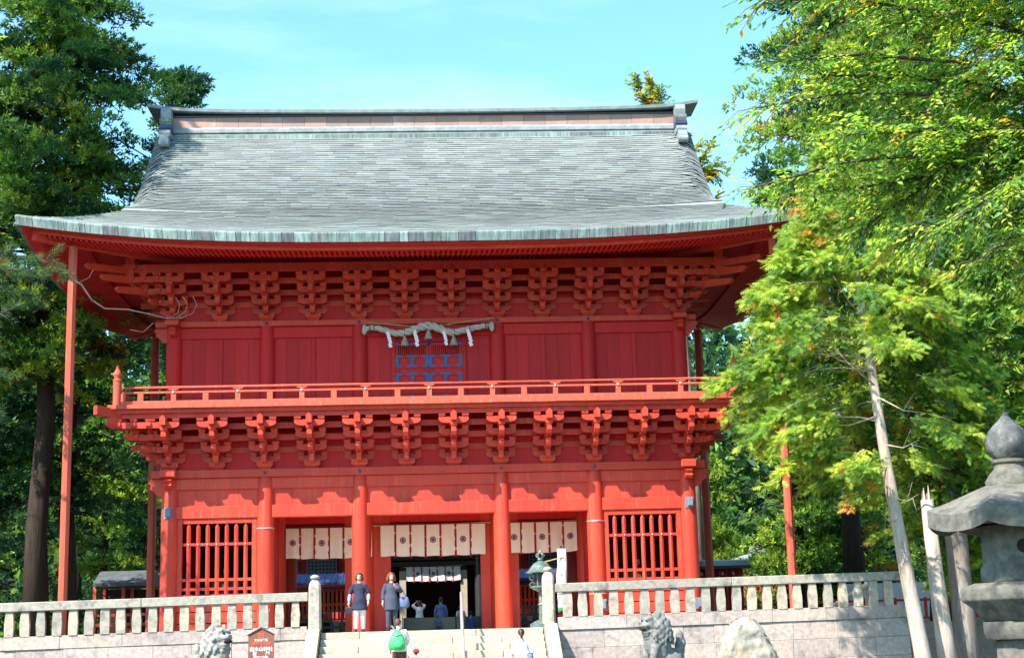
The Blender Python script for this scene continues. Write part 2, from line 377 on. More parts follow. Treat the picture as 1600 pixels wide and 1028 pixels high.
# ------------------------------------------------------------------ ground, terrace, steps, stone walls
FL = 2.10                         # floor of the upper terrace
def tilt(x): return 0.0115*x      # the stone railing climbs slightly to the right
def site():
    g = G(); n = 60
    xs = np.linspace(-900, 900, 41)
    g.box(-900, 900, -400, 1200, -0.4, 0.0)
    tag(g.build('ground', 'ground_gravel', origin=(0, 0, 0)), kind='structure')
    # upper terrace: a body of fill behind the retaining walls
    t = G(); t.box(-60, 13.15, -4.6, 52, 0.0, FL)
    t.box(13.15, 60, 6.4, 52, 0.0, FL-0.006)
    tag(t.build('terrace_ground', 'terrace_gravel', origin=(0, 0, 0)), kind='structure')
    pv = empty('bounce_floor', (0, 2, FL)); tag(pv, kind='structure')  # unseen pale slabs, added to bounce sunlight up onto the curtains
    rdp = random.Random(8)
    for j, y in enumerate(np.arange(-4.55, 10.4, 1.0)):
        for i in range(-6, 6):
            g = G(); x = i*1.0+(.5 if j % 2 else 0); g.box(x+.004, x+.996, y+.004, y+.996, FL-.03, FL+.004+rdp.uniform(0, .004)); g.build('bounce_slab', 'bounce_paving', pv)
    # wooded slope far behind
    P = []
    for j in range(24):
        y = 50 + j*9; row = []
        for i in range(61):
            x = -150 + i*5
            h = FL-0.3 + max(0, (y-50))*0.19 + 1.4*math.sin(x*0.07+y*0.05) * min(1, (y-50)/30)
            row.append((x, y, h))
        P.append(row)
    h = G(); h.grid(P); tag(h.build('hillside', 'hill_soil', origin=(0, 50, 0)), kind='structure')

    # steps, in separate stones
    st = empty('stone_steps', (0, -6.5, 0)); tag(st, kind='structure')
    rise, run = FL/11, 0.34
    for k in range(11):
        zt = FL - k*rise; y1 = -4.6 if k == 0 else -5.0-(k-1)*run-0.06
        y0 = -5.0 - k*run
        cuts = [-3.06] + sorted(random.uniform(-2.6, 2.6) if False else c for c in ([-1.0, 0.55, 1.9] if k % 2 else [-2.0, -0.9, 2.1 if k % 4 else 1.2])) + [3.06]
        for a, b in zip(cuts[:-1], cuts[1:]):
            dz = random.uniform(-0.006, 0.004)
            q = G(); q.cbox(a+0.005, b-0.005, y0+random.uniform(0, .012), y1, max(0.0, zt-rise-0.05), zt+dz, 0.014); q.build('step_stone', 'step_stone', st)
    # cheek slabs either side of the steps
    for s, lab in ((-1, 'sloping stone cheek slab left of the steps, below the rail pillar'), (1, 'sloping stone cheek slab right of the steps, below the rail pillar')):
        q = G(); x0, x1 = sorted((s*3.08, s*3.42))
        q.prism([(-4.72, 0), (-4.72, FL+0.10), (-5.28, FL+0.10), (-9.0, 0.12), (-9.0, 0)], 'x', x0, x1)
        tag(q.build('cheek_slab', 'granite_rail'), lab, 'stone slab')

    # retaining walls in courses of separate blocks
    def wall(x0, x1, yf, ztop, label, seed, thick=0.45, zt=True):
        rd = random.Random(seed)
        w = empty('stone_wall', ((x0+x1)/2, yf+0.2, 0)); tag(w, label, 'wall')
        bk = G(); bk.box(x0+0.03, x1-0.03, yf+0.10, yf+thick, 0, ztop+min(tilt(x0), tilt(x1))-0.05); bk.build('backing', 'granite', w)
        heights = [0.36, 0.50, 0.52, 0.50, 0.42]; z = ztop
        for ci, hh in enumerate(heights):
            z0 = max(0.0, z-hh); x = x0
            while x < x1-0.05:
                wd = rd.uniform(0.85, 1.35) if ci else rd.uniform(1.5, 2.2)
                xe = x+wd
                if x1-xe < 0.5: xe = x1
                q = G(); pr = rd.uniform(0.0, 0.022) + (0.03 if ci == 0 else 0)
                ta, tb = (tilt(x), tilt(xe)) if zt else (0, 0)
                c = 0.007
                q.cbox(x+0.0025, xe-0.0025, yf-pr, yf+0.14, z0+0.003, z-0.003, c)
                q.v = [(v[0], v[1], v[2]+(ta+(tb-ta)*(v[0]-x)/(xe-x) if v[2] > 0.05 else 0)) for v in q.v]
                q.build('block', 'granite', w); x = xe
            z = z0
            if z <= 0.01: break
        return w
    wall(-17.0, -3.44, -5.0, 2.33, 'grey granite retaining wall left of the stone steps', 3)
    wall(3.44, 13.3, -5.0, 2.33, 'pinkish granite retaining wall right of the stone steps', 5)
    wall(13.3, 30.0, 6.0, 2.1, 'shaded stone wall behind the leaning trees, under a red fence', 9, zt=False)
    # return wall going back from the right-hand corner
    w = empty('stone_wall', (13.2, 0.5, 0)); tag(w, 'short stone wall running back from the right end of the railing', 'wall')
    rd = random.Random(4); z = 2.4
    for hh in (0.34, 0.5, 0.52, 0.5, 0.5):
        y = -4.54
        while y < 5.8:
            ye = min(5.9, y+rd.uniform(0.9, 1.4)); q = G(); q.cbox(13.0, 13.3-rd.uniform(0, .02), y+.005, ye-.005, max(0, z-hh)+.005, z-.005, .012); q.build('block', 'granite', w); y = ye
        z -= hh

    # railings
    def railing(x0, x1, label, seed):
        rd = random.Random(seed); w = empty('stone_railing', ((x0+x1)/2, -5, 2.3)); tag(w, label, 'railing')
        n = max(1, int(round((x1-x0)/4.6))); e = np.linspace(x0, x1, n+1)
        for a, b in zip(e[:-1], e[1:]):
            q = G(); q.cbox(a+0.003, b-0.003, -5.11, -4.86, 3.00, 3.245, 0.018)
            q.v = [(v[0], v[1], v[2]+tilt(v[0])) for v in q.v]; q.build('rail', 'granite_rail', w)
        x = x0+0.34
        while x < x1-0.2:
            j = rd.uniform(-.01, .01); bw = rd.uniform(0.108, 0.122); tw = bw-rd.uniform(0.0, 0.03)
            za, zb = 2.322+tilt(x), 3.003+tilt(x)
            q = G(); rings = []
            for z, wd, sh in ((za, bw, 0), (za+0.33, bw+0.012, j), (zb, tw, j)):
                rings.append([(x+sh-wd, -5.06, z), (x+sh+wd, -5.06, z), (x+sh+wd, -4.91, z), (x+sh-wd, -4.91, z)])
            q.loft(rings); q.build('post', 'granite_rail', w); x += 0.43
        return w
    # pillars
    for px, lab in ((-3.22, 'round-topped stone pillar left of the steps, with a knob on top'), (3.22, 'round-topped stone pillar right of the steps, before the bronze lantern')):
        p = empty('stone_pillar', (px, -5, FL)); tag(p, lab, 'pillar')
        q = G(); rings = []
        w = 0.165
        for z, a in ((FL+0.10, w+.01), (3.35+tilt(px), w), (3.47+tilt(px), w*0.9), (3.55+tilt(px), w*0.62), (3.575+tilt(px), w*0.42)):
            rings.append([(px+a*cx, -5+a*cy, z) for cx, cy in ((-1, -.7), (-.7, -1), (.7, -1), (1, -.7), (1, .7), (.7, 1), (-.7, 1), (-1, .7))])
        q.loft(rings); smooth_by_angle(q.build('shaft', 'granite_rail', p), 35)
        q = G(); q.lathe([(0.04, 0), (0.09, 0.02), (0.135, 0.07), (0.12, 0.115), (0.05, 0.15), (0.01, 0.155)], (px, -5, 3.565+tilt(px)), 16); q.build('knob', 'granite_rail', p, smooth=True)
    railing(-17.0, -3.40, 'long low stone railing left of the steps', 1)
    railing(3.40, 13.3, 'low stone railing right of the steps, ending by the leaning tree', 2)
site()
# ------------------------------------------------------------------ the two-storey gate
CX = [-8.05, -5.12, -2.2, 2.2, 5.12, 8.05]
STEP = 0.40
GATE = empty('shrine_gate', (0, 4, FL)); tag(GATE, 'two-storey red wooden shrine gate with a grey-green copper hip-and-gable roof', 'gate')
BR = [-8.05, -6.6, -5.13, -3.66, -2.2, -0.735, 0.735, 2.2, 3.66, 5.13, 6.6, 8.05]

def arm_mesh(L=0.92, h=0.18, t=0.13):
    a = L/2; pts = [(-a, h), (a, h), (a, h*0.62)]
    for k in range(1, 5):
        th = k/4*math.pi/2; pts.append((a-0.22*(1-math.cos(th)), h*0.62-h*0.62*math.sin(th)))
    pts += [(-x, z) for x, z in reversed(pts[2:])]
    g = G(); g.prism(pts, 'y', -t/2, t/2); return g.mesh('bracket_arm', 'red_paint')
def masu_mesh(w=0.105, h=0.12):
    g = G(); r = lambda a, z: [(-a, -a, z), (a, -a, z), (a, a, z), (-a, a, z)]
    g.loft([r(w*0.72, 0), (r(w, h*0.45)), r(w, h)]); return g.mesh('small_block', 'red_paint')
def daito_mesh(w=0.25, h=0.25):
    g = G(); r = lambda a, z: [(-a, -a, z), (a, -a, z), (a, a, z), (-a, a, z)]
    g.loft([r(w*0.68, 0), r(w*0.78, h*0.18), r(w, h*0.45), r(w, h)]); return g.mesh('bearing_block', 'red_paint')
def forward_mesh(L, h=0.18, t=0.15):
    g = G(); g.prism([(0.2, -.05), (0.2, h), (-L, h), (-L, h*0.25), (-L+0.05, -.02), (-L+0.12, -.05)], 'x', -t/2, t/2); return g.mesh('forward_arm', 'red_paint')
def nose_mesh(L):
    g = G()          # beam end with a pointed top
    sec = [(-0.085, 0), (0.085, 0), (0.085, 0.22), (0, 0.30), (-0.085, 0.22)]
    g.loft([[(x, 0.25, z) for x, z in sec], [(x, -L, z) for x, z in sec]]); return g.mesh('beam_nose', 'red_paint')
def tail_mesh(L):
    g = G()          # sloping tail-rafter end
    sec = [(-0.07, 0), (0.07, 0), (0.07, 0.15), (-0.07, 0.15)]
    g.loft([[(x, 0.15, z+0.16) for x, z in sec], [(x, -L+0.1, z-0.02) for x, z in sec], [(x*0.8, -L, z*0.75-0.0) for x, z in sec]]); return g.mesh('tail_rafter', 'red_paint')
ARM, MASU, DAITO = arm_mesh(), masu_mesh(), daito_mesh()
FWD = {}
def set_step(v):
    global STEP, FWD, NOSE, TAIL
    STEP = v; FWD = {k: forward_mesh(k*STEP+0.12) for k in (1, 2, 3)}; NOSE, TAIL = nose_mesh(3*STEP+0.33), tail_mesh(2*STEP+0.30)

def bracket(name, x, yw, z0, zt, lower, corner=0):
    """x along the front, yw wall plane, z0 foot, zt heights of the arm bottoms for tiers 1..3"""
    b = empty(name, (x, yw, z0), GATE)
    put('bearing_block', DAITO, b, (x, yw, z0))
    z1 = z0+0.22; put('bracket_arm', ARM, b, (x, yw, z1)); put('forward_arm', FWD[1], b, (x, yw, z1))
    for k in (1, 2, 3):
        y = yw-k*STEP
        put('bracket_arm', ARM, b, (x, y, zt[k-1]))
        if k < 3: put('forward_arm', FWD[k+1], b, (x, yw, zt[k-1]))
        for dx in (-0.36, 0, 0.36):
            put('small_block', MASU, b, (x+dx, y, zt[k-1]+0.18))
        if k == 1:
            for dx in (-0.36, 0.36): put('small_block', MASU, b, (x+dx, yw, z1+0.18))
        put('small_block', MASU, b, (x, y, zt[k-1]-0.118))
    if lower: put('beam_nose', NOSE, b, (x, yw, zt[2]+0.06))
    else:
        put('tail_rafter', TAIL, b, (x, yw, zt[1]+0.03))
    return b

def side_bracket(x, y, s, z0, zt):
    """bracket on a side wall, seen almost edge on: one mesh"""
    g = G(); z1 = z0+0.22
    g.box(x-.22, x+.22, y-.22, y+.22, z0, z0+.24)
    for k in range(0, 4):
        z = z1 if k == 0 else zt[k-1]; xx = x+s*k*STEP
        g.box(xx-.065, xx+.065, y-.46, y+.46, z+0.06, z+.18); g.box(xx-.065, xx+.065, y-.34, y+.34, z, z+.06)
        e = x+s*(k+1)*STEP+s*0.12 if k < 3 else xx
        g.box(min(x, e), max(x, e), y-.075, y+.075, z+.002, z+.178)
        for d in (-.36, 0, .36): g.box(xx-.1, xx+.1, y+d-.1, y+d+.1, z+.18, z+.30)
    g.build('bracket_set', 'red_paint', GATE)

def corner_extra(s, yw, xw, z0, zt, lower):
    """arms that cross at the corner: fingers beside the corner bracket, arms on the diagonal, ends poking to the side"""
    b = empty('corner_bracket', (s*xw, yw, z0), GATE)
    for j in (1, 2, 3):
        X = s*(xw+j*STEP)
        for k in range(j, 4):                                       # forward fingers
            z = zt[k-1]; y = yw-k*STEP
            g = G(); g.prism([(y+0.6, z), (y+0.6, z+.18), (y-0.13, z+.18), (y-0.13, z+.07), (y-0.06, z)], 'x', X-.07, X+.07); g.build('forward_arm', 'red_paint', b)
            put('small_block', MASU, b, (X, y, z+0.18))
    for k in (1, 2, 3):                                             # cross arms carried round the corner
        z = zt[k-1]; y = yw-k*STEP; xe = s*(xw+k*STEP+0.34); xi = s*(xw+0.2)
        pts = [(xi, z), (xi, z+.18), (xe, z+.18), (xe, z+.10), (xe-s*0.05, z+.045), (xe-s*0.17, z)]
        g = G(); g.prism(pts, 'y', y-.064, y+.064); g.build('bracket_arm', 'red_paint', b)
    # diagonal arms
    dv = np.array([s, -1, 0])/math.sqrt(2); sv = np.array([1, s, 0])/math.sqrt(2)
    for k in (1, 2, 3):
        z = (zt[k-1]) - (0.0); L = (k*STEP+0.30)*math.sqrt(2); c = np.array([s*xw, yw, 0])
        rings = []
        for d, lo, hi in ((0, 0, .18), (L-0.25, 0, .18), (L-.08, .04, .18), (L, .10, .18)):
            p = c+dv*d; rings.append([p-sv*.075+np.array([0, 0, z+lo]), p+sv*.075+np.array([0, 0, z+lo]), p+sv*.075+np.array([0, 0, z+hi]), p-sv*.075+np.array([0, 0, z+hi])])
        g = G(); g.loft(rings); g.build('diagonal_arm', 'red_paint', b)
    if lower:
        for z, L, up in ((zt[2]+.27, 2.75, 0.10), (zt[1]+.30, 2.28, 0.08)):
            rings = []; c = np.array([s*xw, yw, 0])
            for d, dz in ((0, 0), (L*.6, 0), (L, up)):
                p = c+dv*d; h = 0.27
                rings.append([p-sv*.10+np.array([0, 0, z+dz]), p+sv*.10+np.array([0, 0, z+dz]), p+sv*.10+np.array([0, 0, z+h+dz]), p-sv*.10+np.array([0, 0, z+h+dz])])
            g = G(); g.loft(rings); g.build('corner_beam', 'red_paint', b)
    else:
        for z, L, dz in ((zt[0]+.25, 2.2, -.10), (zt[1]+.26, 2.75, -.08), (zt[2]+.22, 3.3, -.06)):
            rings = []; c = np.array([s*xw, yw, 0])
            for d, q, hh in ((0, 0.12, .2), (L*.7, 0, .2), (L-.12, dz*.3, .17), (L, dz*.1+.06, .08)):
                p = c+dv*d
                rings.append([p-sv*.08+np.array([0, 0, z+q]), p+sv*.08+np.array([0, 0, z+q]), p+sv*.08+np.array([0, 0, z+hh+q]), p-sv*.08+np.array([0, 0, z+hh+q])])
            g = G(); g.loft(rings); g.build('corner_tail', 'red_paint', b)
        # strut up to the corner rafter
        g = G(); c = np.array([s*xw, yw, 0])+dv*1.55*math.sqrt(2)*0.78; g.box(c[0]-.13, c[0]+.13, c[1]-.13, c[1]+.13, zt[2]+.10, zt[2]+.95); g.box(c[0]-.19, c[0]+.19, c[1]-.19, c[1]+.19, zt[2]+.42, zt[2]+.54)
        g.build('corner_strut', 'red_paint', b)

def storey_frame(yf, yb, xw, zt, z0, lower):
    """continuous beams over the brackets, tier by tier, carried round all four sides"""
    zz = list(zt)+[zt[2]+0.30]
    for k in range(0, 4):
        y0 = yf-k*STEP; y1 = yb+k*STEP; X = xw+k*STEP; z = zz[min(k, 3)]
        if k == 3: z = zt[2]+0.30
        h = 0.17 if (k < 3 or lower) else 0.26
        e = 0.30
        for (nm, bx) in (('front', (-X-e, X+e, y0-.05, y0+.05)), ('back', (-X-e, X+e, y1-.05, y1+.05))):
            g = G(); g.box(*bx, z, z+h); g.build('tier_beam', 'red_paint', GATE)
        for s in (-1, 1):
            g = G(); g.box(s*X-.05, s*X+.05, y0+.052, y1-.052, z+.002, z+h-.002); g.build('tier_beam', 'red_paint', GATE)
    # boards closing the wall behind the brackets
    top = zt[2]+(0.47 if lower else 0.95)
    for y in (yf+.03, yb-.03):
        g = G(); g.box(-xw, xw, y-.03, y+.03, z0, top); g.build('bracket_wall', 'red_panel', GATE)
    for s in (-1, 1):
        g = G(); g.box(s*(xw-.03)-.03, s*(xw-.03)+.03, yf+.062, yb-.062, z0, top); g.build('bracket_wall', 'red_panel', GATE)
    # sloping boards between the tiers
    for k in (1, 2):
        g = G(); y = yf-k*STEP
        g.box(-xw-k*STEP, xw+k*STEP, y+.055, y+STEP-.052, zz[k]+.165, zz[k]+.185); g.build('tier_board', 'red_panel', GATE)

# ---- lower storey
ZT1 = (7.72, 8.05, 8.36)
def lower_storey():
    for y in (0.0, 4.0, 8.0):
        for x in CX:
            if y == 4.0 and abs(x) > 8: pass
            g = G(); r = 0.27
            g.lathe([(r*0.99, 0), (r, 0.9), (r*0.985, 3.6), (r*0.94, 4.60), (r*0.86, 4.78), (r*0.6, 4.86)], (x, y, FL+0.05), 24)
            smooth_by_angle(g.build('column', 'red_paint', GATE), 35)
            g = G(); g.lathe([(0.36, 0), (0.36, 0.03), (0.31, 0.055)], (x, y, FL), 20); g.build('base_stone', 'granite', GATE)
    # head beams between columns, wall plate over them
    for y in (0.0, 8.0):
        for a, b in zip(CX[:-1], CX[1:]):
            g = G(); g.cbox(a+.2, b-.2, y-.13, y+.13, 6.60, 6.944); g.build('head_beam', 'red_paint', GATE)
            g = G(); g.cbox(a+.2, b-.2, y-.155, y+.155, 5.70, 6.09, .02); g.build('lintel', 'red_paint', GATE)
            n = max(3, int(round((b-a)/0.72))); e = np.linspace(a+.2, b-.2, n+1)
            for p, q in zip(e[:-1], e[1:]):
                g = G(); o = random.uniform(-.004, .004); g.box(p+.003, q-.003, y-.045+o, y+.03+o, 6.085, 6.605); g.build('plank', 'red_paint', GATE)
        g = G(); g.cbox(-8.62, 8.62, y-.24, y+.24, 6.95, 7.20, .015); g.build('wall_plate', 'red_paint', GATE)
    for s in (-1, 1):
        g = G(); g.cbox(s*8.05-.24, s*8.05+.24, .242, 7.758, 6.952, 7.198, .015); g.build('wall_plate', 'red_paint', GATE)
        g = G(); g.cbox(s*8.05-.24, s*8.05+.24, -.62, -.242, 6.952, 7.198, .03); g.build('plate_end', 'red_paint', GATE)
        for y0, y1 in ((.2, 3.8), (4.2, 7.8)):
            g = G(); g.box(s*8.05-.13, s*8.05+.13, y0, y1, 6.60, 6.944); g.build('head_beam', 'red_paint', GATE)
            g = G(); g.box(s*8.05-.12, s*8.05+.12, y0, y1, 5.70, 6.09); g.build('lintel', 'red_paint', GATE)
            n = 5; e = np.linspace(y0, y1, n+1)
            for p, q in zip(e[:-1], e[1:]):
                g = G(); g.box(s*8.05-.04, s*8.05+.04, p+.003, q-.003, 6.085, 6.605); g.build('plank', 'red_panel', GATE)
                g = G(); g.box(s*8.05-.04, s*8.05+.04, p+.003, q-.003, FL+.1, 5.70); g.build('plank', 'red_panel', GATE)
        # carved beam noses at the corner columns
        g = G(); g.prism([(-.2, 6.62), (-.2, 6.94), (-.50, 6.94), (-.58, 6.86), (-.50, 6.78), (-.56, 6.70), (-.46, 6.63), (-.38, 6.60)], 'x', s*8.05-.11, s*8.05+.11); g.build('carved_nose', 'red_paint', GATE)
        pts = [(.2, 6.40), (.2, 6.94), (.60, 6.94), (.68, 6.84), (.58, 6.76), (.62, 6.66), (.50, 6.58), (.40, 6.44), (.3, 6.40)]
        g = G(); g.prism([(s*(8.05+x), z) for x, z in pts], 'y', -.11, .11); g.build('carved_nose', 'red_paint', GATE)
    # dark studs on the wall plate over the columns
    for x in CX[1:-1]:
        g = G(); g.tube([(x, -.238, 7.07), (x, -.262, 7.07), (x, -.275, 7.07)], [.05, .05, .02], 8); g.build('stud', 'blue_metal', GATE)
    for x in (-5.12, 5.12):
        for z in (5.35, 3.12):
            g = G(); g.lathe([(.272, 0), (.284, .005), (.284, .035), (.272, .04)], (x, 0, z), 24); g.build('band', 'pale_metal', GATE)
    # outer bays: barred windows over boarded dado, guardian chamber behind
    for s in (-1, 1):
        a, b = sorted((s*5.12, s*8.05)); x0, x1 = a+.27, b-.27
        for f in ((x0-.02, x0+.13, 3.2, 5.7), (x1-.13, x1+.02, 3.2, 5.7)):
            g = G(); g.cbox(f[0], f[1], -.10, .10, f[2], f[3]); g.build('window_frame', 'red_paint', GATE)
        g = G(); g.cbox(x0+.13, x1-.13, -.10, .10, 5.55, 5.698); g.build('window_frame', 'red_paint', GATE)
        g = G(); g.cbox(x0+.13, x1-.13, -.10, .10, 3.2, 3.40); g.build('window_frame', 'red_paint', GATE)
        n = 7; sp = (x1-x0-.26)/(n+0.35)
        for i in range(n):
            x = (x0+x1)/2+(i-3)*sp
            q = G(); w = .06
            q.loft([[(x-w, -.06, z), (x, -.10, z), (x+w, -.06, z), (x+w, .05, z), (x-w, .05, z)] for z in (3.40, 5.44)] + [[(x-.02, -.06, 5.552), (x, -.075, 5.552), (x+.02, -.06, 5.552), (x+.02, .05, 5.552), (x-.02, .05, 5.552)]])
            q.build('window_bar', 'red_paint', GATE)
            q = G(); q.ell((x, -.115, 4.92), (.03, .02, .03), 8, 6); q.build('stud', 'pale_metal', GATE)
        for z in (4.88, 3.80, 3.52):
            g = G(); g.box(x0+.13, x1-.13, -.075, .06, z, z+.085); g.build('cross_bar', 'red_paint', GATE)
        for z0, z1 in ((2.17, 2.52), (2.55, 2.86), (2.89, 3.198)):
            g = G(); g.box(x0-.02, x1+.02, -.06, .04, z0, z1); g.build('dado_board', 'red_paint', GATE)
        g = G(); g.cbox(x0-.05, x1+.05, -.09, .09, 2.10, 2.17); g.build('sill', 'red_paint', GATE)
        # chamber: back and inner side
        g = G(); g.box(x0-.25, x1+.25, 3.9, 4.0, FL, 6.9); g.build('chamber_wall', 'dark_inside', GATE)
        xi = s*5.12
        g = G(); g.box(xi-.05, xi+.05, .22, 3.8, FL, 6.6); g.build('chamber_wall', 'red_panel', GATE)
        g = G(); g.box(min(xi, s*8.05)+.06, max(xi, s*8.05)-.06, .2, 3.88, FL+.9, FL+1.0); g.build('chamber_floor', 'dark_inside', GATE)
    # ceiling over the passage
    g = G(); g.box(-8.0, 8.0, .1, 7.9, 6.70, 6.78); g.build('ceiling', 'red_panel', GATE)
    # middle row: door frames behind the front columns
    for x0, x1 in ((-2.9, -1.38), (1.62, 2.9)):
        g = G(); g.box(x0, x1, 3.93, 4.09, FL+.02, 6.69); g.build('door_jamb', 'red_paint', GATE)
    for s in (-1, 1):
        xa, xb = sorted((s*4.86, s*5.4)); g = G(); g.box(xa, xb, 3.93, 4.09, FL+.02, 6.69); g.build('door_jamb', 'red_paint', GATE)
        g = G(); g.box(min(s*2.9, s*4.86)+.002, max(s*2.9, s*4.86)-.002, 3.95, 4.07, 5.80, 6.69); g.build('transom', 'red_panel', GATE)
    g = G(); g.box(-1.378, 1.618, 3.95, 4.07, 5.80, 6.69); g.build('transom', 'red_panel', GATE)
    for i, x in enumerate(BR):
        bracket('bracket_set', x, 0.0, 7.20, ZT1, True)
        if 0: pass
    for s in (-1, 1):
        corner_extra(s, 0.0, 8.05, 7.20, ZT1, True)
        for y in (1.5, 3.0, 4.6, 6.3, 8.0): side_bracket(s*8.05, y, s, 7.20, ZT1)
    storey_frame(0.0, 8.0, 8.05, ZT1, 7.20, True)
set_step(.455); lower_storey()

# ---- balcony
def balcony():
    ex, yf, yb = 9.70, -1.68, 9.68
    # deck boards run outwards from the wall; one part for each length between rail posts
    xs = np.linspace(-ex, ex, 31)
    for a, b in zip(xs[:-1], xs[1:]):
        dz = random.uniform(-.004, .004)
        g = G(); g.box(a+.003, b-.003, yf, 0.1, 8.93+dz, 9.05+dz); g.build('deck_board', 'red_weathered', GATE)
    g = G(); g.box(-ex, -8.0, .104, yb, 8.93, 9.05); g.box(8.0, ex, .104, yb, 8.93, 9.05); g.box(-7.99, 7.99, 7.9, yb, 8.93, 9.05); g.build('side_deck', 'red_weathered', GATE)
    g = G(); g.box(-ex+.12, ex-.12, yf+.14, yf+.28, 8.80, 8.928); g.build('deck_joist', 'red_paint', GATE)
    g = G(); g.box(-8.0, 8.0, yf+.3, -.05, 8.86, 8.91); g.build('deck_soffit', 'red_paint', GATE)
    rf, rx = -1.46, 9.46
    def rails(p0, p1, along):
        L = (p1-p0)
        for z, r, nm in ((9.585, .042, 'top_rail'), (9.40, None, 'middle_rail'), (9.05, 'sill', 'rail_sill')):
            for seg in np.linspace(0, 1, 5)[:-1]:
                q0, q1 = p0+L*seg, p0+L*(seg+.25); g = G()
                if r == .042: g.tube([q0+np.array([0, 0, z]), q1+np.array([0, 0, z])], .042, 10)
                else:
                    hw = .05 if r is None else .075; hz = .065 if r is None else .125
                    mn = np.minimum(q0, q1); mx = np.maximum(q0, q1)
                    if along == 'x': g.cbox(mn[0], mx[0], mn[1]-hw, mn[1]+hw, z+.002, z+hz, .008)
                    else: g.cbox(mn[0]-hw, mn[0]+hw, mn[1], mx[1], z+.002, z+hz, .008)
                g.build(nm, 'red_weathered', GATE)
    rails(np.array([-rx+.16, rf, 0]), np.array([rx-.16, rf, 0]), 'x')
    for s in (-1, 1):
        rails(np.array([s*rx, rf+.16, 0]), np.array([s*rx, 9.4, 0]), 'y')
    POST = G(); POST.box(-.075, .075, -.045, .045, 9.17, 9.40); POST.box(-.06, .06, -.04, .04, 9.47, 9.55)
    POST.prism([(-.17, 9.545), (-.14, 9.515), (-.07, 9.50), (.07, 9.50), (.14, 9.515), (.17, 9.545)], 'y', -.055, .055)
    pm = POST.mesh('rail_post', 'red_weathered', (0, 0, 9.17))
    ST = G(); ST.box(-.085, .085, -.05, .05, 9.17, 9.403); sm = ST.mesh('rail_strut', 'red_weathered', (0, 0, 9.17))
    BT = G(); BT.ell((0, 0, 0), (.045, .03, .045), 10, 7); bm_ = BT.mesh('rivet', 'pale_metal')
    n = 10; sp = 1.94
    for i in range(-4, 5):
        x = i*sp+.0
        put('rail_post', pm, GATE, (x, rf, 9.17)); put('rivet', bm_, GATE, (x, rf-.055, 9.435))
        if i < 4: put('rail_strut', sm, GATE, (x+sp/2, rf, 9.17))
    for s in (-1, 1):
        put('rail_strut', sm, GATE, (s*8.75, rf, 9.17)); put('rail_strut', sm, GATE, (s*9.28, rf, 9.17))
        for k in range(5):
            put('rail_post', pm, GATE, (s*rx, rf+1.6+k*1.94, 9.17), (0, 0, R(90)))
            put('rail_strut', sm, GATE, (s*rx, rf+.7+k*1.94, 9.17), (0, 0, R(90)))
        g = G(); g.lathe([(.125, 0), (.125, .74), (.135, .75), (.135, .79), (.10, .82), (.095, .88), (.13, .93), (.125, 1.0), (.07, 1.10), (.04, 1.14), (.05, 1.18), (.035, 1.23), (.005, 1.27)], (s*rx, rf, 9.05), 16)
        smooth_by_angle(g.build('newel_post', 'red_weathered', GATE), 40)
        g = G(); g.lathe([(.10, -.22), (.13, -.12), (.09, -.06), (.12, 0)], (s*(ex-.28), yf+.30, 8.93), 12); g.build('newel_drop', 'red_paint', GATE)
        # small blocks under the deck
        for dx in (.35, .85, 1.35):
            put('small_block', MASU, GATE, (s*(8.05+dx), yf+.35, 8.76))
balcony()

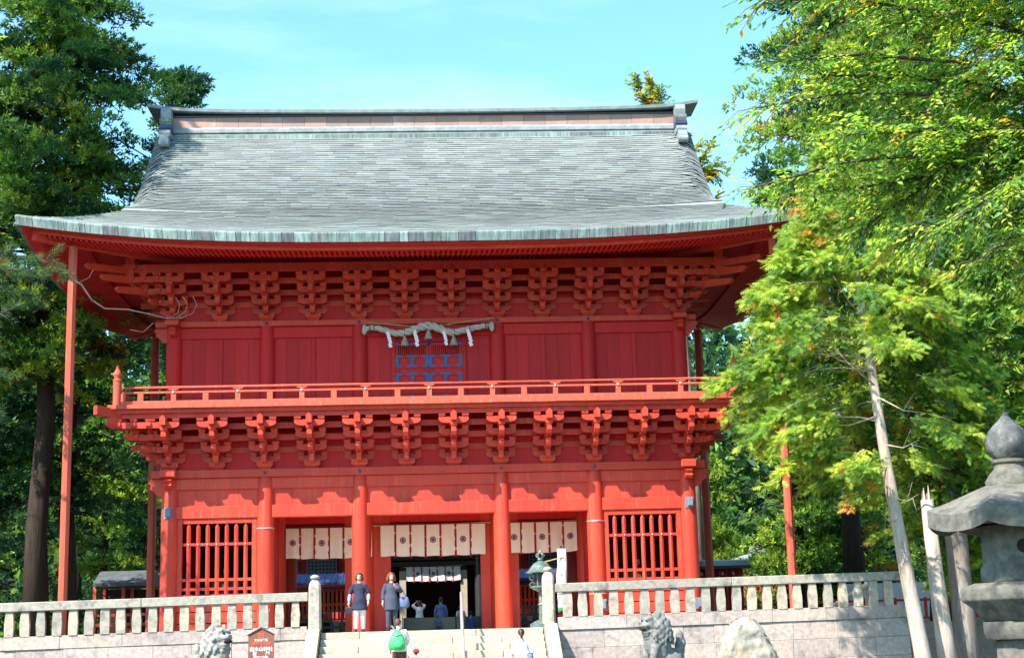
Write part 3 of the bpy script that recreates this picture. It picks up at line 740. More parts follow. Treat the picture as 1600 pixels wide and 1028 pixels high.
# ---- upper storey
ZT2 = (12.42, 12.715, 13.01)
YU0, YU1 = 0.3, 7.7
def upper_storey():
    for y in (YU0, YU1):
        for x in CX:
            g = G(); g.lathe([(.25, 0), (.25, 2.2), (.24, 2.72)], (x, y, 9.05), 22); smooth_by_angle(g.build('column', 'red_panel', GATE), 35)
        g = G(); g.cbox(-8.62, 8.62, y-.23, y+.23, 11.765, 11.95, .015); g.build('wall_plate', 'red_paint', GATE)
        for a, b in zip(CX[:-1], CX[1:]):
            g = G(); g.cbox(a+.2, b-.2, y-.10, y+.10, 11.40, 11.76); g.build('head_beam', 'red_panel', GATE)
            mid = (a == -2.2)
            if not mid:
                xm = (a+b)/2
                for p, q in ((a+.2, xm-.07), (xm+.07, b-.2)):
                    e = np.linspace(p, q, 4)
                    for u, v in zip(e[:-1], e[1:]):
                        o = random.uniform(-.004, .004); g = G(); g.box(u+.003, v-.003, y-.03+o, y+.05+o, 9.05, 11.401); g.build('plank', 'red_panel', GATE)
                g = G(); g.cbox(xm-.07, xm+.07, y-.065, y+.07, 9.05, 11.398); g.build('mullion', 'red_panel', GATE)
                g = G(); g.box(a+.2, b-.2, y-.08, y+.06, 9.05, 9.2); g.build('sill', 'red_panel', GATE)
    for y in (YU0+.10, YU1-.10):
        g = G(); g.box(-7.9, 7.9, y-.02, y+.02, 9.04, 11.5); g.build('seam_backing', 'dark_inside', GATE)  # dark sheet added so no sky glows through the plank seams
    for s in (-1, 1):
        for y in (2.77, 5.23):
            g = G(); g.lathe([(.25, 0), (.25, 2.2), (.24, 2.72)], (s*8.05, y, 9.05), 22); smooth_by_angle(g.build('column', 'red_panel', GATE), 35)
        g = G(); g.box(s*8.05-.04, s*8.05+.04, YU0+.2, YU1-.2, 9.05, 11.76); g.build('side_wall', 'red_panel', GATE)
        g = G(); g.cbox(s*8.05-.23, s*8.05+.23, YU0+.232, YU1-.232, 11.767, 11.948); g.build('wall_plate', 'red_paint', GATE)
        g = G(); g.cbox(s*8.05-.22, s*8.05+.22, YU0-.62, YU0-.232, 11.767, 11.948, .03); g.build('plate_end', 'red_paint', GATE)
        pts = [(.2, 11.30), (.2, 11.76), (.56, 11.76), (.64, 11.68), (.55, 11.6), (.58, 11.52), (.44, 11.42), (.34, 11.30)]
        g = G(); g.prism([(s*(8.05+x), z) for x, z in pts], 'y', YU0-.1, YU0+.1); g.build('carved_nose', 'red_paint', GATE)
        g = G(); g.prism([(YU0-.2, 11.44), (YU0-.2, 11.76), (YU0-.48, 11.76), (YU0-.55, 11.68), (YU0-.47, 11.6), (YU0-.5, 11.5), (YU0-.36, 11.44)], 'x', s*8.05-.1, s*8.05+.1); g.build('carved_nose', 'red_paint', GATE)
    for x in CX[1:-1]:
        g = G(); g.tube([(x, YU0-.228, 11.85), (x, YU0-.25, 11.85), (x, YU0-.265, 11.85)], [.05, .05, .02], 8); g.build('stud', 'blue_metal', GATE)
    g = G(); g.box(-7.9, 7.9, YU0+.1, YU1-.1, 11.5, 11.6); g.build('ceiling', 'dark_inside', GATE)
    # middle bay: plank panels either side of a pair of studded doors
    y = YU0
    for a, b in ((-1.95, -1.20), (1.20, 1.95)):
        e = np.linspace(a, b, 3)
        for u, v in zip(e[:-1], e[1:]):
            g = G(); o = random.uniform(-.003, .003); g.box(u+.003, v-.003, y-.02+o, y+.05+o, 9.05, 11.401); g.build('plank', 'red_panel', GATE)
    for x in (-1.13, 1.13):
        g = G(); g.cbox(x-.068, x+.068, y-.09, y+.08, 9.05, 11.398); g.build('door_post', 'red_panel', GATE)
    g = G(); g.cbox(-1.06, 1.06, y-.085, y+.08, 11.20, 11.398); g.build('door_head', 'red_panel', GATE)
    for s in (-1, 1):
        x0, x1 = sorted((s*.006, s*1.058)); d = empty('door', (s*.53, y, 9.05), GATE)
        g = G(); g.box(x0, x1, y-.01, y+.05, 9.06, 10.80); g.build('leaf', 'red_panel', d)
        for xx in (x0, x1-.09):
            g = G(); g.box(xx, xx+.09, y-.045, y-.012, 9.06, 11.195); g.build('stile', 'red_panel', d)
        for z in (9.06, 9.55, 9.80, 10.12, 10.36, 10.70, 11.10):
            g = G(); g.box(x0+.092, x1-.092, y-.04, y-.012, z, z+.09); g.build('door_rail', 'red_panel', d)
        g = G(); g.box(x0+.092, x1-.092, y+.03, y+.05, 10.75, 11.15); g.build('grille_back', 'dark_inside', d)
        n = 14
        for i in range(n):
            xx = x0+.1+(i+.5)*(x1-x0-.2)/n
            g = G(); g.box(xx-.018, xx+.018, y-.035, y, 10.792, 11.098); g.build('grille_bar', 'red_panel', d)
        # blue-black metal straps
        xm = (x0+x1)/2
        for z in (10.70, 10.38, 10.12, 9.82, 9.30):
            for xc, L in ((xm, .20), (x0+.08, .15), (x1-.08, .15)):
                g = G()
                g.prism([(xc-L, z+.045), (xc-L*.6, z+.085), (xc+L*.6, z+.085), (xc+L, z+.045), (xc+L*.6, z+.005), (xc-L*.6, z+.005)], 'y', y-.055, y-.046)
                g.build('metal_strap', 'blue_metal', d)
        for zc in (10.58, 10.01, 9.35):
            for xc in (xm, x0+.05, x1-.05):
                g = G(); g.prism([(xc-.055, zc-.17), (xc+.055, zc-.17), (xc+.055, zc+.17), (xc-.055, zc+.17)], 'y', y-.062, y-.057); g.build('metal_strap', 'blue_metal', d)
        for xc in (x0+.05, x1-.05, xm):
            g = G(); g.prism([(xc-.11, 11.11), (xc+.11, 11.11), (xc+.05, 11.19), (xc-.05, 11.19)], 'y', y-.055, y-.046); g.build('metal_strap', 'blue_metal', d)
    for i, x in enumerate(BR):
        bracket('bracket_set', x, YU0, 11.95, ZT2, False)
    for s in (-1, 1):
        corner_extra(s, YU0, 8.05, 11.95, ZT2, False)
        for yy in (1.6, 2.9, 4.2, 5.5, 6.8): side_bracket(s*8.05, yy, s, 11.95, ZT2)
    storey_frame(YU0, YU1, 8.05, ZT2, 11.95, False)
set_step(.40); upper_storey()

# ---- roof
EX, EY0, EYH = 12.0, -4.0, 8.0           # eave half-width; front eave; half depth (ridge at Y=4)
GX = 9.4; DH = EX-GX
def prof(d): return 13.66 + 0.42*d + 0.043*d*d
def lift(t): return 0.66*abs(t)**3.0
def eave_pt(side, t, o, z, lf=True):
    """side 0 front, 1 right, 2 back, 3 left; t in -1..1 along the side; o outward from the eave line"""
    zz = z + (lift(t) if lf is True else lf)
    if side == 0: return (t*(EX+o), 4-(EYH+o), zz)
    if side == 2: return (-t*(EX+o), 4+(EYH+o), zz)
    if side == 1: return ((EX+o), 4+t*(EYH+o), zz)
    return (-(EX+o), 4-t*(EYH+o), zz)
def ring_strip(prof_pts, n=48, decay=None):
    """sweep a profile [(o,z)...] round all four eaves"""
    g = G()
    for side in range(4):
        P = []
        for o, z in prof_pts:
            k = 1.0 if decay is None else decay(o)
            P.append([eave_pt(side, t, o, z, lift(t)*k) for t in np.linspace(-1, 1, n+1)])
        g.grid(P)
    return g
def roof():
    dec = lambda d: max(0.0, 1-d/5.5)**1.3
    def surf(side, t, d):
        """point on the roof surface of the front/back (side 0,2) or hip sides (1,3)"""
        if side in (0, 2):
            w = EX-d if d < DH else GX
            x = t*w; z = prof(d) + lift(min(1, abs(x)/(EX-min(d, DH)*.0)))*dec(d)
            if d >= DH: z += 0.10*abs(t)**4
            # the surface rolls over at the gable verge
            k = min(1, max(0, (d-DH)/1.2)); a = max(0, (abs(x)-8.55)/0.85)
            z -= k*0.42*a**2.2
            return np.array((x if side == 0 else -x, (EY0+d) if side == 0 else 12-d, z))
        w = EYH-d; yy = t*w
        z = prof(d) + lift(min(1, abs(yy)/(EYH)))*dec(d)
        return np.array(((EX-d) if side == 1 else -(EX-d), 4+(yy if side == 1 else -yy), z))
    # under-surface
    g = G()
    for side in (0, 2):
        g.grid([[surf(side, t, d)-np.array([0, 0, .06]) for t in np.linspace(-1, 1, 49)] for d in np.concatenate([np.linspace(0.0, DH, 8), np.linspace(DH+.01, 7.9, 14)])])
    for side in (1, 3):
        g.grid([[surf(side, t, d)-np.array([0, 0, .06]) for t in np.linspace(-1, 1, 33)] for d in np.linspace(0, DH+.6, 8)])
    g.build('roof_deck', 'copper_ridge', GATE)
    # courses of copper shingles, every sheet its own faces
    g = G(); rd = random.Random(5); 
    def course(side, d0, d1, tmin=-1, tmax=1):
        Wd = (EX if side in (0, 2) else EYH)
        x = tmin; first = True
        cv = rd.uniform(.93, 1.05)
        while x < tmax-1e-6:
            xe = min(tmax, x+rd.uniform(.38, .85)/Wd); 
            if tmax-xe < .02: xe = tmax
            v = cv*rd.choice([.86, .93, .97, 1, 1, 1.03, 1.07])*rd.uniform(.95, 1.05); b = rd.uniform(-.03, .045); h = rd.uniform(.052, .064); h2 = rd.uniform(.002, .010)
            g.cc = (v*(1-b*.5), v, v*(1+b))
            up = np.array([0, 0, 1.0])
            ns = 1 if xe-x < .06 else 2
            e = 0.0002
            A = [surf(side, q, d0)+up*h for q in np.linspace(x+e, xe-e, ns+1)]; B = [surf(side, q, d1)+up*h2 for q in np.linspace(x+e, xe-e, ns+1)]
            A2 = [p-up*.018 for p in A]; C = [surf(side, q, d0+.060)-up*.012 for q in np.linspace(x+e, xe-e, ns+1)]
            g.grid([A, B]); g.grid([A2, A]); g.grid([C, A2])
            x = xe
    # spacing even along the slope
    ds = [0.0]; tot = 7.75
    while ds[-1] < tot:
        d = ds[-1]; sl = math.hypot(1, .42+.086*d); ds.append(d+0.150/sl)
    for d0, d1 in zip(ds[:-1], ds[1:]):
        dd = d1+.02
        for side in (0, 2): course(side, d0, dd)
        if d0 < DH+.4:
            for side in (1, 3): course(side, d0, dd)
    g.build('copper_shingles', 'copper_roof', GATE)['kind'] = 'stuff'
    # gable walls and verge boards
    for s in (-1, 1):
        pts = [(EY0+d, prof(d)-.15) for d in np.linspace(DH, 8, 14)]; pts += [(12-d, prof(d)-.15) for d in np.linspace(8, DH, 14)][1:]
        q = G(); q.prism(pts, 'x', s*8.7-.05, s*8.7+.05); q.build('gable_wall', 'red_panel', GATE)
        for sg in (0, 1):
            q = G(); P0 = []; P1 = []
            for d in np.linspace(DH-.1, 7.95, 18):
                yy = EY0+d if sg == 0 else 12-d; z = prof(d)-.42
                P0.append([(s*9.32, yy, z-.02), (s*9.32, yy, z-.42)]); P1.append([(s*9.24, yy, z-.02), (s*9.24, yy, z-.42)])
            q.grid(P0); q.grid(P1); q.grid([[a[1] for a in P0], [a[1] for a in P1]]); q.build('verge_board', 'red_paint', GATE)
    # eave edge: separate copper plates
    for side in range(4):
        half = EX if side in (0, 2) else EYH; x = -half; rd2 = random.Random(20+side)
        while x < half-1e-3:
            xe = min(half, x+rd2.choice([.16, .26, .36, .44, .44, .5]) if side == 0 else x+.55)
            if half-xe < .12: xe = half
            q = G(); t0, t1 = (x+.006)/half, (xe-.006)/half; of = rd2.uniform(0, .012)
            P = []
            for o, z in ((-.22, 13.405), (.0+of, 13.41), (.035+of, 13.66), (.02+of, 13.705), (-.15, 13.72)):
                P.append([eave_pt(side, t, o, z) for t in (t0, t1)])
            q.grid(P); q.build('eave_plate', 'copper_plate', GATE); x = xe
    # red boards under the edge
    ring_strip([(-.20, 13.44), (-.20, 13.38), (-.10, 13.385), (-.12, 13.43)]).build('eave_board', 'red_panel', GATE)  # darker panel red paints in the shade under the eaves
    ring_strip([(-.14, 13.40), (-.62, 13.36)]).build('eave_soffit', 'red_panel', GATE)
    ring_strip([(-.40, 13.385), (-.40, 13.265), (-.50, 13.265), (-.50, 13.37)]).build('eave_board', 'red_paint', GATE)
    # soffit over rafters
    dcs = lambda o: max(0.0, 1+o/4.6)
    ring_strip([(-.45, 13.355), (-1.55, 13.47), (-1.56, 13.58), (-4.4, 14.02)], decay=dcs).build('soffit', 'red_panel', GATE)
    # flying rafters and base rafters
    fly, base = G(), G()
    for side in range(4):
        half = EX if side in (0, 2) else EYH; n = int(2*(half-.4)/.155)
        for i in range(n+1):
            u = -half+.4+i*.155
            def P(o, z): 
                t = max(-1, min(1, u/(half+o))); kk = dcs(o)
                p = eave_pt(side, t, o, z, lift(t)*kk); return np.array(p)
            def rafter(g, o0, z0, o1, z1, w=.042, h=.095):
                o1 = max(o1, -(half-abs(u))+.05)
                if o1 >= o0-.05: return
                f = 1.0; zz1 = z0+(z1-z0)*((o1-o0)/((o1n)-o0))
                a = P(o0, z0); b = P(o1, zz1); s = np.array([1, 0, 0]) if side in (0, 2) else np.array([0, 1, 0]); d = np.array([0, 0, -h])
                V = [a-s*w, a+s*w, a+s*w+d, a-s*w+d, b-s*w, b+s*w, b+s*w+d, b-s*w+d]
                g.add(V, [(0, 1, 2, 3), (2, 3, 7, 6), (0, 3, 7, 4), (1, 2, 6, 5)])
            o1n = -1.75; rafter(fly, -.46, 13.345, -1.75, 13.485)
            o1n = -4.3; rafter(base, -1.46, 13.555, -4.3, 13.995)
    fly.build('flying_rafters', 'red_panel', GATE)['kind'] = 'stuff'; base.build('base_rafters', 'red_panel', GATE)['kind'] = 'stuff'  # rafters take the darker red too, as painted-in eave shade
    ring_strip([(-1.50, 13.55), (-1.50, 13.40), (-1.60, 13.40), (-1.60, 13.56)], decay=dcs).build('rafter_board', 'red_paint', GATE)
    # hip rafters
    for sx in (-1, 1):
        for sy in (-1, 1):
            rings = []
            for o in (-4.2, -2.0, -.55, -.42):
                c = np.array([sx*(EX+o), 4+sy*(EYH+o), 0]); z = 13.36+lift(1)*dcs(o) + (0 if o > -1.5 else (-o-1.5)*.155+.20)-.10
                sv = np.array([sx, -sy, 0])/math.sqrt(2)*.11
                rings.append([c-sv+np.array([0, 0, z-.16]), c+sv+np.array([0, 0, z-.16]), c+sv+np.array([0, 0, z+.1]), c-sv+np.array([0, 0, z+.1])])
            q = G(); q.loft(rings); q.build('hip_rafter', 'red_paint', GATE)
    # ridge
    q = G(); q.box(-9.0, 9.0, 3.30, 4.7, 19.02, 19.24); q.build('ridge_base', 'copper_ridge', GATE)
    e = np.linspace(-8.85, 8.85, 15)
    for a, b in zip(e[:-1], e[1:]):
        q = G(); q.box(a+.004, b-.004, 3.29, 3.5, 18.99, 19.20); q.build('ridge_flashing', 'copper_plate', GATE)
    q = G(); q.prism([(3.42, 19.24), (3.28, 19.30), (3.28, 19.42), (3.42, 19.53), (4.58, 19.53), (4.72, 19.42), (4.72, 19.30), (4.58, 19.24)], 'x', -8.9, 8.9); q.build('ridge_moulding', 'copper_ridge', GATE)
    e = np.linspace(-8.8, 8.8, 24)
    for a, b in zip(e[:-1], e[1:]):
        q = G(); q.box(a+.004, b-.004, 3.45+random.uniform(-.004, .004), 4.55, 19.535, 19.90); q.build('ridge_panel', 'copper_brown', GATE)
    q = G(); q.box(-8.8, 8.8, 3.40, 4.6, 19.905, 19.95); q.build('ridge_batten', 'black_wood', GATE)
    rings = []
    for x in np.concatenate([np.linspace(-9.62, -8.2, 6), np.linspace(-7, 7, 9), np.linspace(8.2, 9.62, 6)]):
        dz = 0.16*max(0, (abs(x)-7.5)/2.1)**2 + 0.12*(abs(x)/9.8)**2; z = 19.97+dz
        rings.append([(x, 3.24, z), (x, 3.22, z+.10), (x, 3.6, z+.19), (x, 4.0, z+.22), (x, 4.4, z+.19), (x, 4.78, z+.10), (x, 4.76, z)])
    q = G(); q.loft(rings); q.build('ridge_cap', 'copper_ridge', GATE)
    # end ornaments: stacked rolls that come down onto the slope
    for s in (-1, 1):
        o = empty('ridge_end_ornament', (s*8.92, 3.2, 19.2), GATE)
        q = G(); q.box(s*8.92-.16, s*8.92+.16, 3.12, 4.88, 19.0, 20.05); q.build('end_block', 'copper_ridge', o)
        for y, z, h, w, mt in ((3.02, 19.72, .34, .17, 'copper_ridge'), (2.98, 19.45, .26, .20, 'copper_plate'), (2.92, 19.24, .18, .21, 'blue_metal'), (2.86, 19.02, .22, .19, 'copper_ridge'), (2.72, 18.66, .36, .155, 'copper_ridge')):
            q = G(); q.prism([(y-.10, z), (y-.14, z+h*.5), (y-.10, z+h), (y+.35, z+h), (y+.35, z)], 'x', s*8.92-w, s*8.92+w); q.build('roll', mt, o)
        q = G(); q.tube([(s*8.92-.17, 2.66, 18.72), (s*8.92+.17, 2.66, 18.72)], .13, 12); q.build('scroll', 'copper_ridge', o)
roof()

# corner posts that prop the eaves
for sx in (-1, 1):
    for y, lab in ((-3.0, 'front'), (11.0, 'back')):
        g = G(); w = .12 if y < 0 else .15; zt = 13.62 if y < 0 else 13.6
        g.loft([[(sx*10.55-w, y-w*.4, z), (sx*10.55-w*.4, y-w, z), (sx*10.55+w*.4, y-w, z), (sx*10.55+w, y-w*.4, z), (sx*10.55+w, y+w*.4, z), (sx*10.55+w*.4, y+w, z), (sx*10.55-w*.4, y+w, z), (sx*10.55-w, y+w*.4, z)] for z in (FL, zt)])
        g.build('eave_prop', 'red_weathered', GATE)
# ------------------------------------------------------------------ cloths, rope, lamps and other things on and about the gate
def curtain(label, x0, x1, y, zt, zb, n, crests, cloth='curtain_cloth', crest='crest_purple', pole=True, px=(0.15, 0.15), r=.105, seed=0, group=None):
    rd = random.Random(seed); c = empty('hanging_curtain', ((x0+x1)/2, y, zb)); tag(c, label, 'curtain', group)
    if pole:
        g = G(); g.tube([(x0-px[0], y+.03, zt+.02), ((x0+x1)/2, y+.03, zt+.0), (x1+px[1], y+.03, zt+.05)], .022, 8); g.build('pole', 'bamboo', c)
    e = np.linspace(x0, x1, n+1)
    ph = rd.uniform(0, 6)
    def yy(x, z): 
        k = (zt-z)/(zt-zb); return y - .02 + .035*k*math.sin(x*7+ph) + .018*k*math.sin(x*17+1.3*ph)
    def zz(x, z):
        k = (zt-z)/(zt-zb); u = (x-x0)/(x1-x0)*2-1
        return z - .03*(1-u*u)*k + .012*math.sin(x*9+ph)*k
    for i in range(n):
        a, b = e[i]+.012, e[i+1]-.012
        g = G(); g.grid([[(x, yy(x, z), zz(x, z)) for x in np.linspace(a, b, 9)] for z in np.linspace(zt, zb, 8)])
        me = g.build('cloth_panel', cloth, c, smooth=True)
        if i in crests:
            xm = (a+b)/2; zc = (zt+zb)/2+.02
            q = G(); q.cc = (1, 1, 1)
            pts = []
            for k in range(24):
                th = 2*math.pi*k/24; xx, z1 = xm+r*math.cos(th), zc+r*math.sin(th); pts.append((xx, yy(xx, z1)-.008, zz(xx, z1)))
            ctr = (xm, yy(xm, zc)-.010, zz(xm, zc)); q.add([ctr]+pts, [(0, k+1, (k+1) % 24+1) for k in range(24)])
            d = q.build('crest', crest, me)
            for rr in ((.45, .52), (.72, .78)):
                q = G(); V = []
                for k in range(24):
                    th = 2*math.pi*k/24
                    for f in rr:
                        xx, z1 = xm+r*f*math.cos(th), zc+r*f*math.sin(th); V.append((xx, yy(xx, z1)-.013, zz(xx, z1)))
                q.add(V, [(2*k, 2*k+1, (2*k+3) % 48, (2*k+2) % 48) for k in range(24)]); q.build('crest_ring', cloth, me)
    for i in range(1, n):
        x = e[i]; w = .036
        g = G(); g.grid([[(x+dx, yy(x, z)-.006-.01*math.sin(z*18+i), zz(x, z)) for dx in (-w, 0, w)] for z in np.linspace(zt+.02, zb-.06, 9)]); g.build('ribbon', 'ribbon_red', c)
curtain('long cream curtain with purple crests hung across the central doorway', -1.72, 1.80, 3.86, 5.68, 4.67, 7, (1, 3, 5), seed=1, px=(.22, .18))
curtain('cream crested curtain in the doorway just left of the centre', -4.86, -1.98, 3.86, 5.64, 4.66, 6, (0, 2, 4), seed=2)
curtain('cream crested curtain in the doorway just right of the centre', 2.05, 4.88, 3.86, 5.68, 4.70, 6, (1, 3, 5), seed=3)

def shimenawa():
    c = empty('straw_rope', (0, -.05, 11.0)); tag(c, 'thick twisted straw rope with tassels and white paper zigzags above the upper doors', 'straw rope')
    ctl = [(-2.0, 11.60), (-1.72, 11.66), (-1.40, 11.56), (-1.05, 11.43), (-.7, 11.46), (-.35, 11.60), (0, 11.70), (.3, 11.60), (.62, 11.44), (.95, 11.46), (1.3, 11.56), (1.65, 11.62), (2.0, 11.66)]
    xs = np.linspace(-2.0, 2.0, 90); zs = np.interp(xs, [p[0] for p in ctl], [p[1] for p in ctl])
    k = np.ones(9)/9; zs = np.convolve(np.pad(zs, 4, mode='edge'), k, 'valid')
    rad = .058+.030*np.exp(-(xs/1.2)**2)
    for j in range(3):
        P = []
        for i, x in enumerate(xs):
            th = x*9.5+j*2*math.pi/3; r = rad[i]*.78
            P.append((x, -.12+r*math.cos(th), zs[i]-.02+r*math.sin(th)))
        g = G(); g.tube(P, list(rad*.80), 8); g.build('strand', 'straw', c, smooth=True)
    for s in (-1, 1):
        g = G(); g.lathe([(.05, .22), (.07, .12), (.085, 0), (.05, -.06), (.02, -.10)], (s*2.02, -.12, zs[0 if s < 0 else -1]-.12), 12); g.build('frayed_end', 'straw', c, smooth=True)
    for a, b in (((-1.92, -.12, 11.78), (-.6, -.12, 11.66)), ((-.65, -.12, 11.66), (.7, -.12, 11.69)), ((.3, -.12, 11.66), (2.08, -.12, 11.88))):
        g = G(); g.tube([a, b], .014, 6); g.build('bamboo_rod', 'bamboo', c)
    for x in (-1.72, -.75, 0.0, .83, 1.32, 1.82, -1.85, 1.9):
        z = float(np.interp(x, xs, zs)); g = G()
        P = [(x, -.12+.11*math.cos(t), z-.02+.115*math.sin(t)) for t in np.linspace(0, 2*math.pi, 13)]; g.tube(P, .010, 5); g.build('tie', 'cord_black', c)
    for x in (-.75, 0.0, .80):
        z = float(np.interp(x, xs, zs))-.10
        t = G(); t.lathe([(.02, 0), (.03, -.03), (.04, -.06), (.07, -.14), (.11, -.25), (.13, -.33), (.115, -.36), (.02, -.35)], (x, -.13, z), 14)
        rr = random.Random(int(x*10)+40); t.v = [(v[0]+rr.uniform(-.006, .006), v[1], v[2]+rr.uniform(-.012, .012)) for v in t.v]
        t.build('tassel', 'tassel_straw', c, smooth=True)
    for x, sc in ((-1.28, 1), (-.44, 1.05), (.49, .9), (1.26, 1.05)):
        z = float(np.interp(x, xs, zs))-.06; g = G(); xx = x
        for i in range(4):       # folded paper: four offset lozenges
            dx = .045*i*(.7 if i < 3 else .5)*sc; w = .068*sc; h = .125*sc; yv = -.215-.006*i
            a = z-i*h
            g.add([(xx+dx-w, yv, a-.01), (xx+dx+w*.35, yv, a+.035), (xx+dx+w*1.15, yv, a-h*.85), (xx+dx-w*.25, yv, a-h*1.15)], [(0, 1, 2, 3)])
            g.add([(xx+dx-w, yv-.004, a-.01), (xx+dx+w*.35, yv-.004, a+.035), (xx+dx+w*1.15, yv-.004, a-h*.85), (xx+dx-w*.25, yv-.004, a-h*1.15)], [(3, 2, 1, 0)])
        g.build('paper_streamer', 'paper_white', c)
shimenawa()

def wall_lamp(x, z, label, y=-.33, s=1.0):
    l = empty('wall_lamp', (x, y, z)); tag(l, label, 'lamp', 'floodlights on the gate columns')
    g = G(); g.box(x-.13*s, x+.13*s, y+.045, y+.07, z-.17*s, z+.17*s); g.build('back_plate', 'grey_box', l)
    g = G(); g.cbox(x-.07*s, x+.10*s, y-.09, y+.045, z-.13*s, z+.14*s, .02); g.build('housing', 'grey_box', l)
    g = G(); g.box(x-.05*s, x+.08*s, y-.096, y-.088, z-.10*s, z+.11*s); g.build('lens', 'grey_box', l)
wall_lamp(-8.06, 5.88, 'small grey floodlight high on the leftmost front column')
wall_lamp(8.06, 5.88, 'small grey floodlight high on the rightmost front column')
wall_lamp(-5.08, 2.75, 'small grey floodlight low on the second column from the left')
wall_lamp(8.24, 2.78, 'small grey floodlight low on the rightmost column, behind the stone rail')
wall_lamp(5.22, 2.80, 'small grey floodlight low on the second column from the right')

# guardian figures sitting in the barred chambers
def guardian(x, label):
    f = empty('guardian_statue', (x, 2.0, 3.1)); tag(f, label, 'statue', 'guardian figures behind the window bars')
    b = G(); b.ell((x, 2.0, 3.55), (.42, .32, .5)); b.ell((x, 1.9, 3.25), (.62, .45, .24)); b.ell((x-.38, 1.9, 3.72), (.16, .2, .28)); b.ell((x+.38, 1.9, 3.72), (.16, .2, .28))
    b.ell((x-.34, 1.7, 3.48), (.13, .26, .12)); b.ell((x+.34, 1.7, 3.48), (.13, .26, .12)); b.ell((x, 2.0, 3.98), (.13, .13, .15))
    o = b.build('robe', 'armour_blue', f); baked(o, [('REMESH', dict(mode='VOXEL', voxel_size=.05)), ('SMOOTH', dict(iterations=4))]); o.data.shade_smooth()
    g = G(); g.ell((x, 1.95, 4.20), (.12, .13, .16)); g.ell((x, 1.82, 4.17), (.022, .03, .03), 8, 6); g.build('head', 'skin', f, smooth=True)
    g = G(); g.lathe([(.13, 0), (.14, .05), (.09, .15), (.05, .30), (.02, .34)], (x, 1.97, 4.28), 14); g.build('court_hat', 'black_wood', f, smooth=True)
    g = G(); g.lathe([(.10, -.01), (.10, .01)], (0, 0, 0), 16); g.v = [(x+v[0], 1.63+v[2], 3.70+v[1]) for v in g.v]; g.build('emblem', 'gold_metal', f)
guardian(-6.55, 'dim robed guardian figure behind the left window bars')
guardian(6.6, 'dim robed guardian figure behind the right window bars')

# brown notice board
def notice():
    x, y, s = -4.40, -7.6, 1.0
    b = empty('notice_board', (x, y, 0)); tag(b, 'brown house-shaped notice board with white and red Japanese lettering', 'sign')
    g = G(); g.prism([(x-.33, .95), (x+.33, .95), (x+.33, 2.06), (x, 2.23), (x-.33, 2.06)], 'y', y-.02, y+.02); g.build('board', 'sign_brown', b)
    for dx in (-.27, .27): 
        g = G(); g.box(x+dx-.03, x+dx+.03, y+.022, y+.08, 0, 1.95); g.build('post', 'sign_brown', b)
    for sg in (-1, 1):
        g = G(); g.add([(x, y-.05, 2.255), (x+sg*.36, y-.05, 2.065), (x+sg*.36, y+.05, 2.065), (x, y+.05, 2.255), (x, y-.05, 2.235), (x+sg*.36, y-.05, 2.045), (x+sg*.36, y+.05, 2.045), (x, y+.05, 2.235)],
                       [(0, 1, 2, 3), (4, 5, 6, 7), (0, 1, 5, 4), (3, 2, 6, 7), (1, 2, 6, 5)]); g.build('cover_strip', 'cloth_brown', b)
    for k in range(3):        # emblem: three stacked arcs
        g = G(); z = 2.10-.048*k
        up = [(x+.075*t, z+.018*abs(t)**2) for t in np.linspace(-1, 1, 9)]; lo = [(x+.085*t, z-.026+.022*abs(t)**2) for t in np.linspace(1, -1, 9)]
        g.prism(up+lo, 'y', y-.027, y-.021); g.build('emblem', 'print_red', b)
    def text(body, z, size, m, sp=1.0):
        cu = bpy.data.curves.new('lettering', 'FONT'); cu.body = body; cu.size = size; cu.align_x = 'CENTER'; cu.align_y = 'CENTER'; cu.extrude = .002; cu.offset = .0015*size/.1; cu.space_character = sp
        o = bpy.data.objects.new('lettering', cu); COL.objects.link(o)
        dg = bpy.context.evaluated_depsgraph_get(); me = bpy.data.meshes.new_from_object(o.evaluated_get(dg)); bpy.data.objects.remove(o); bpy.data.curves.remove(cu)
        me.name = 'lettering'; me.materials.clear(); me.materials.append(MATS[m])
        put('lettering', me, b, (x, y-.024, z), (R(90), 0, 0))
    text('文化財愛護', 1.925, .072, 'print_white'); text('重要文化財', 1.835, .098, 'print_red', 1.0)
    text('岩木山神社', 1.695, .125, 'print_white', .92); text('楼　　門', 1.58, .11, 'print_white'); text('昭和四十六年指定', 1.50, .055, 'print_white', .8); text('弘前市教委', 1.415, .085, 'print_red')
    g = G(); g.box(x-.25, x+.25, y-.026, y-.021, 1.08, 1.36); g.build('text_plate', 'print_cream', b)
notice()

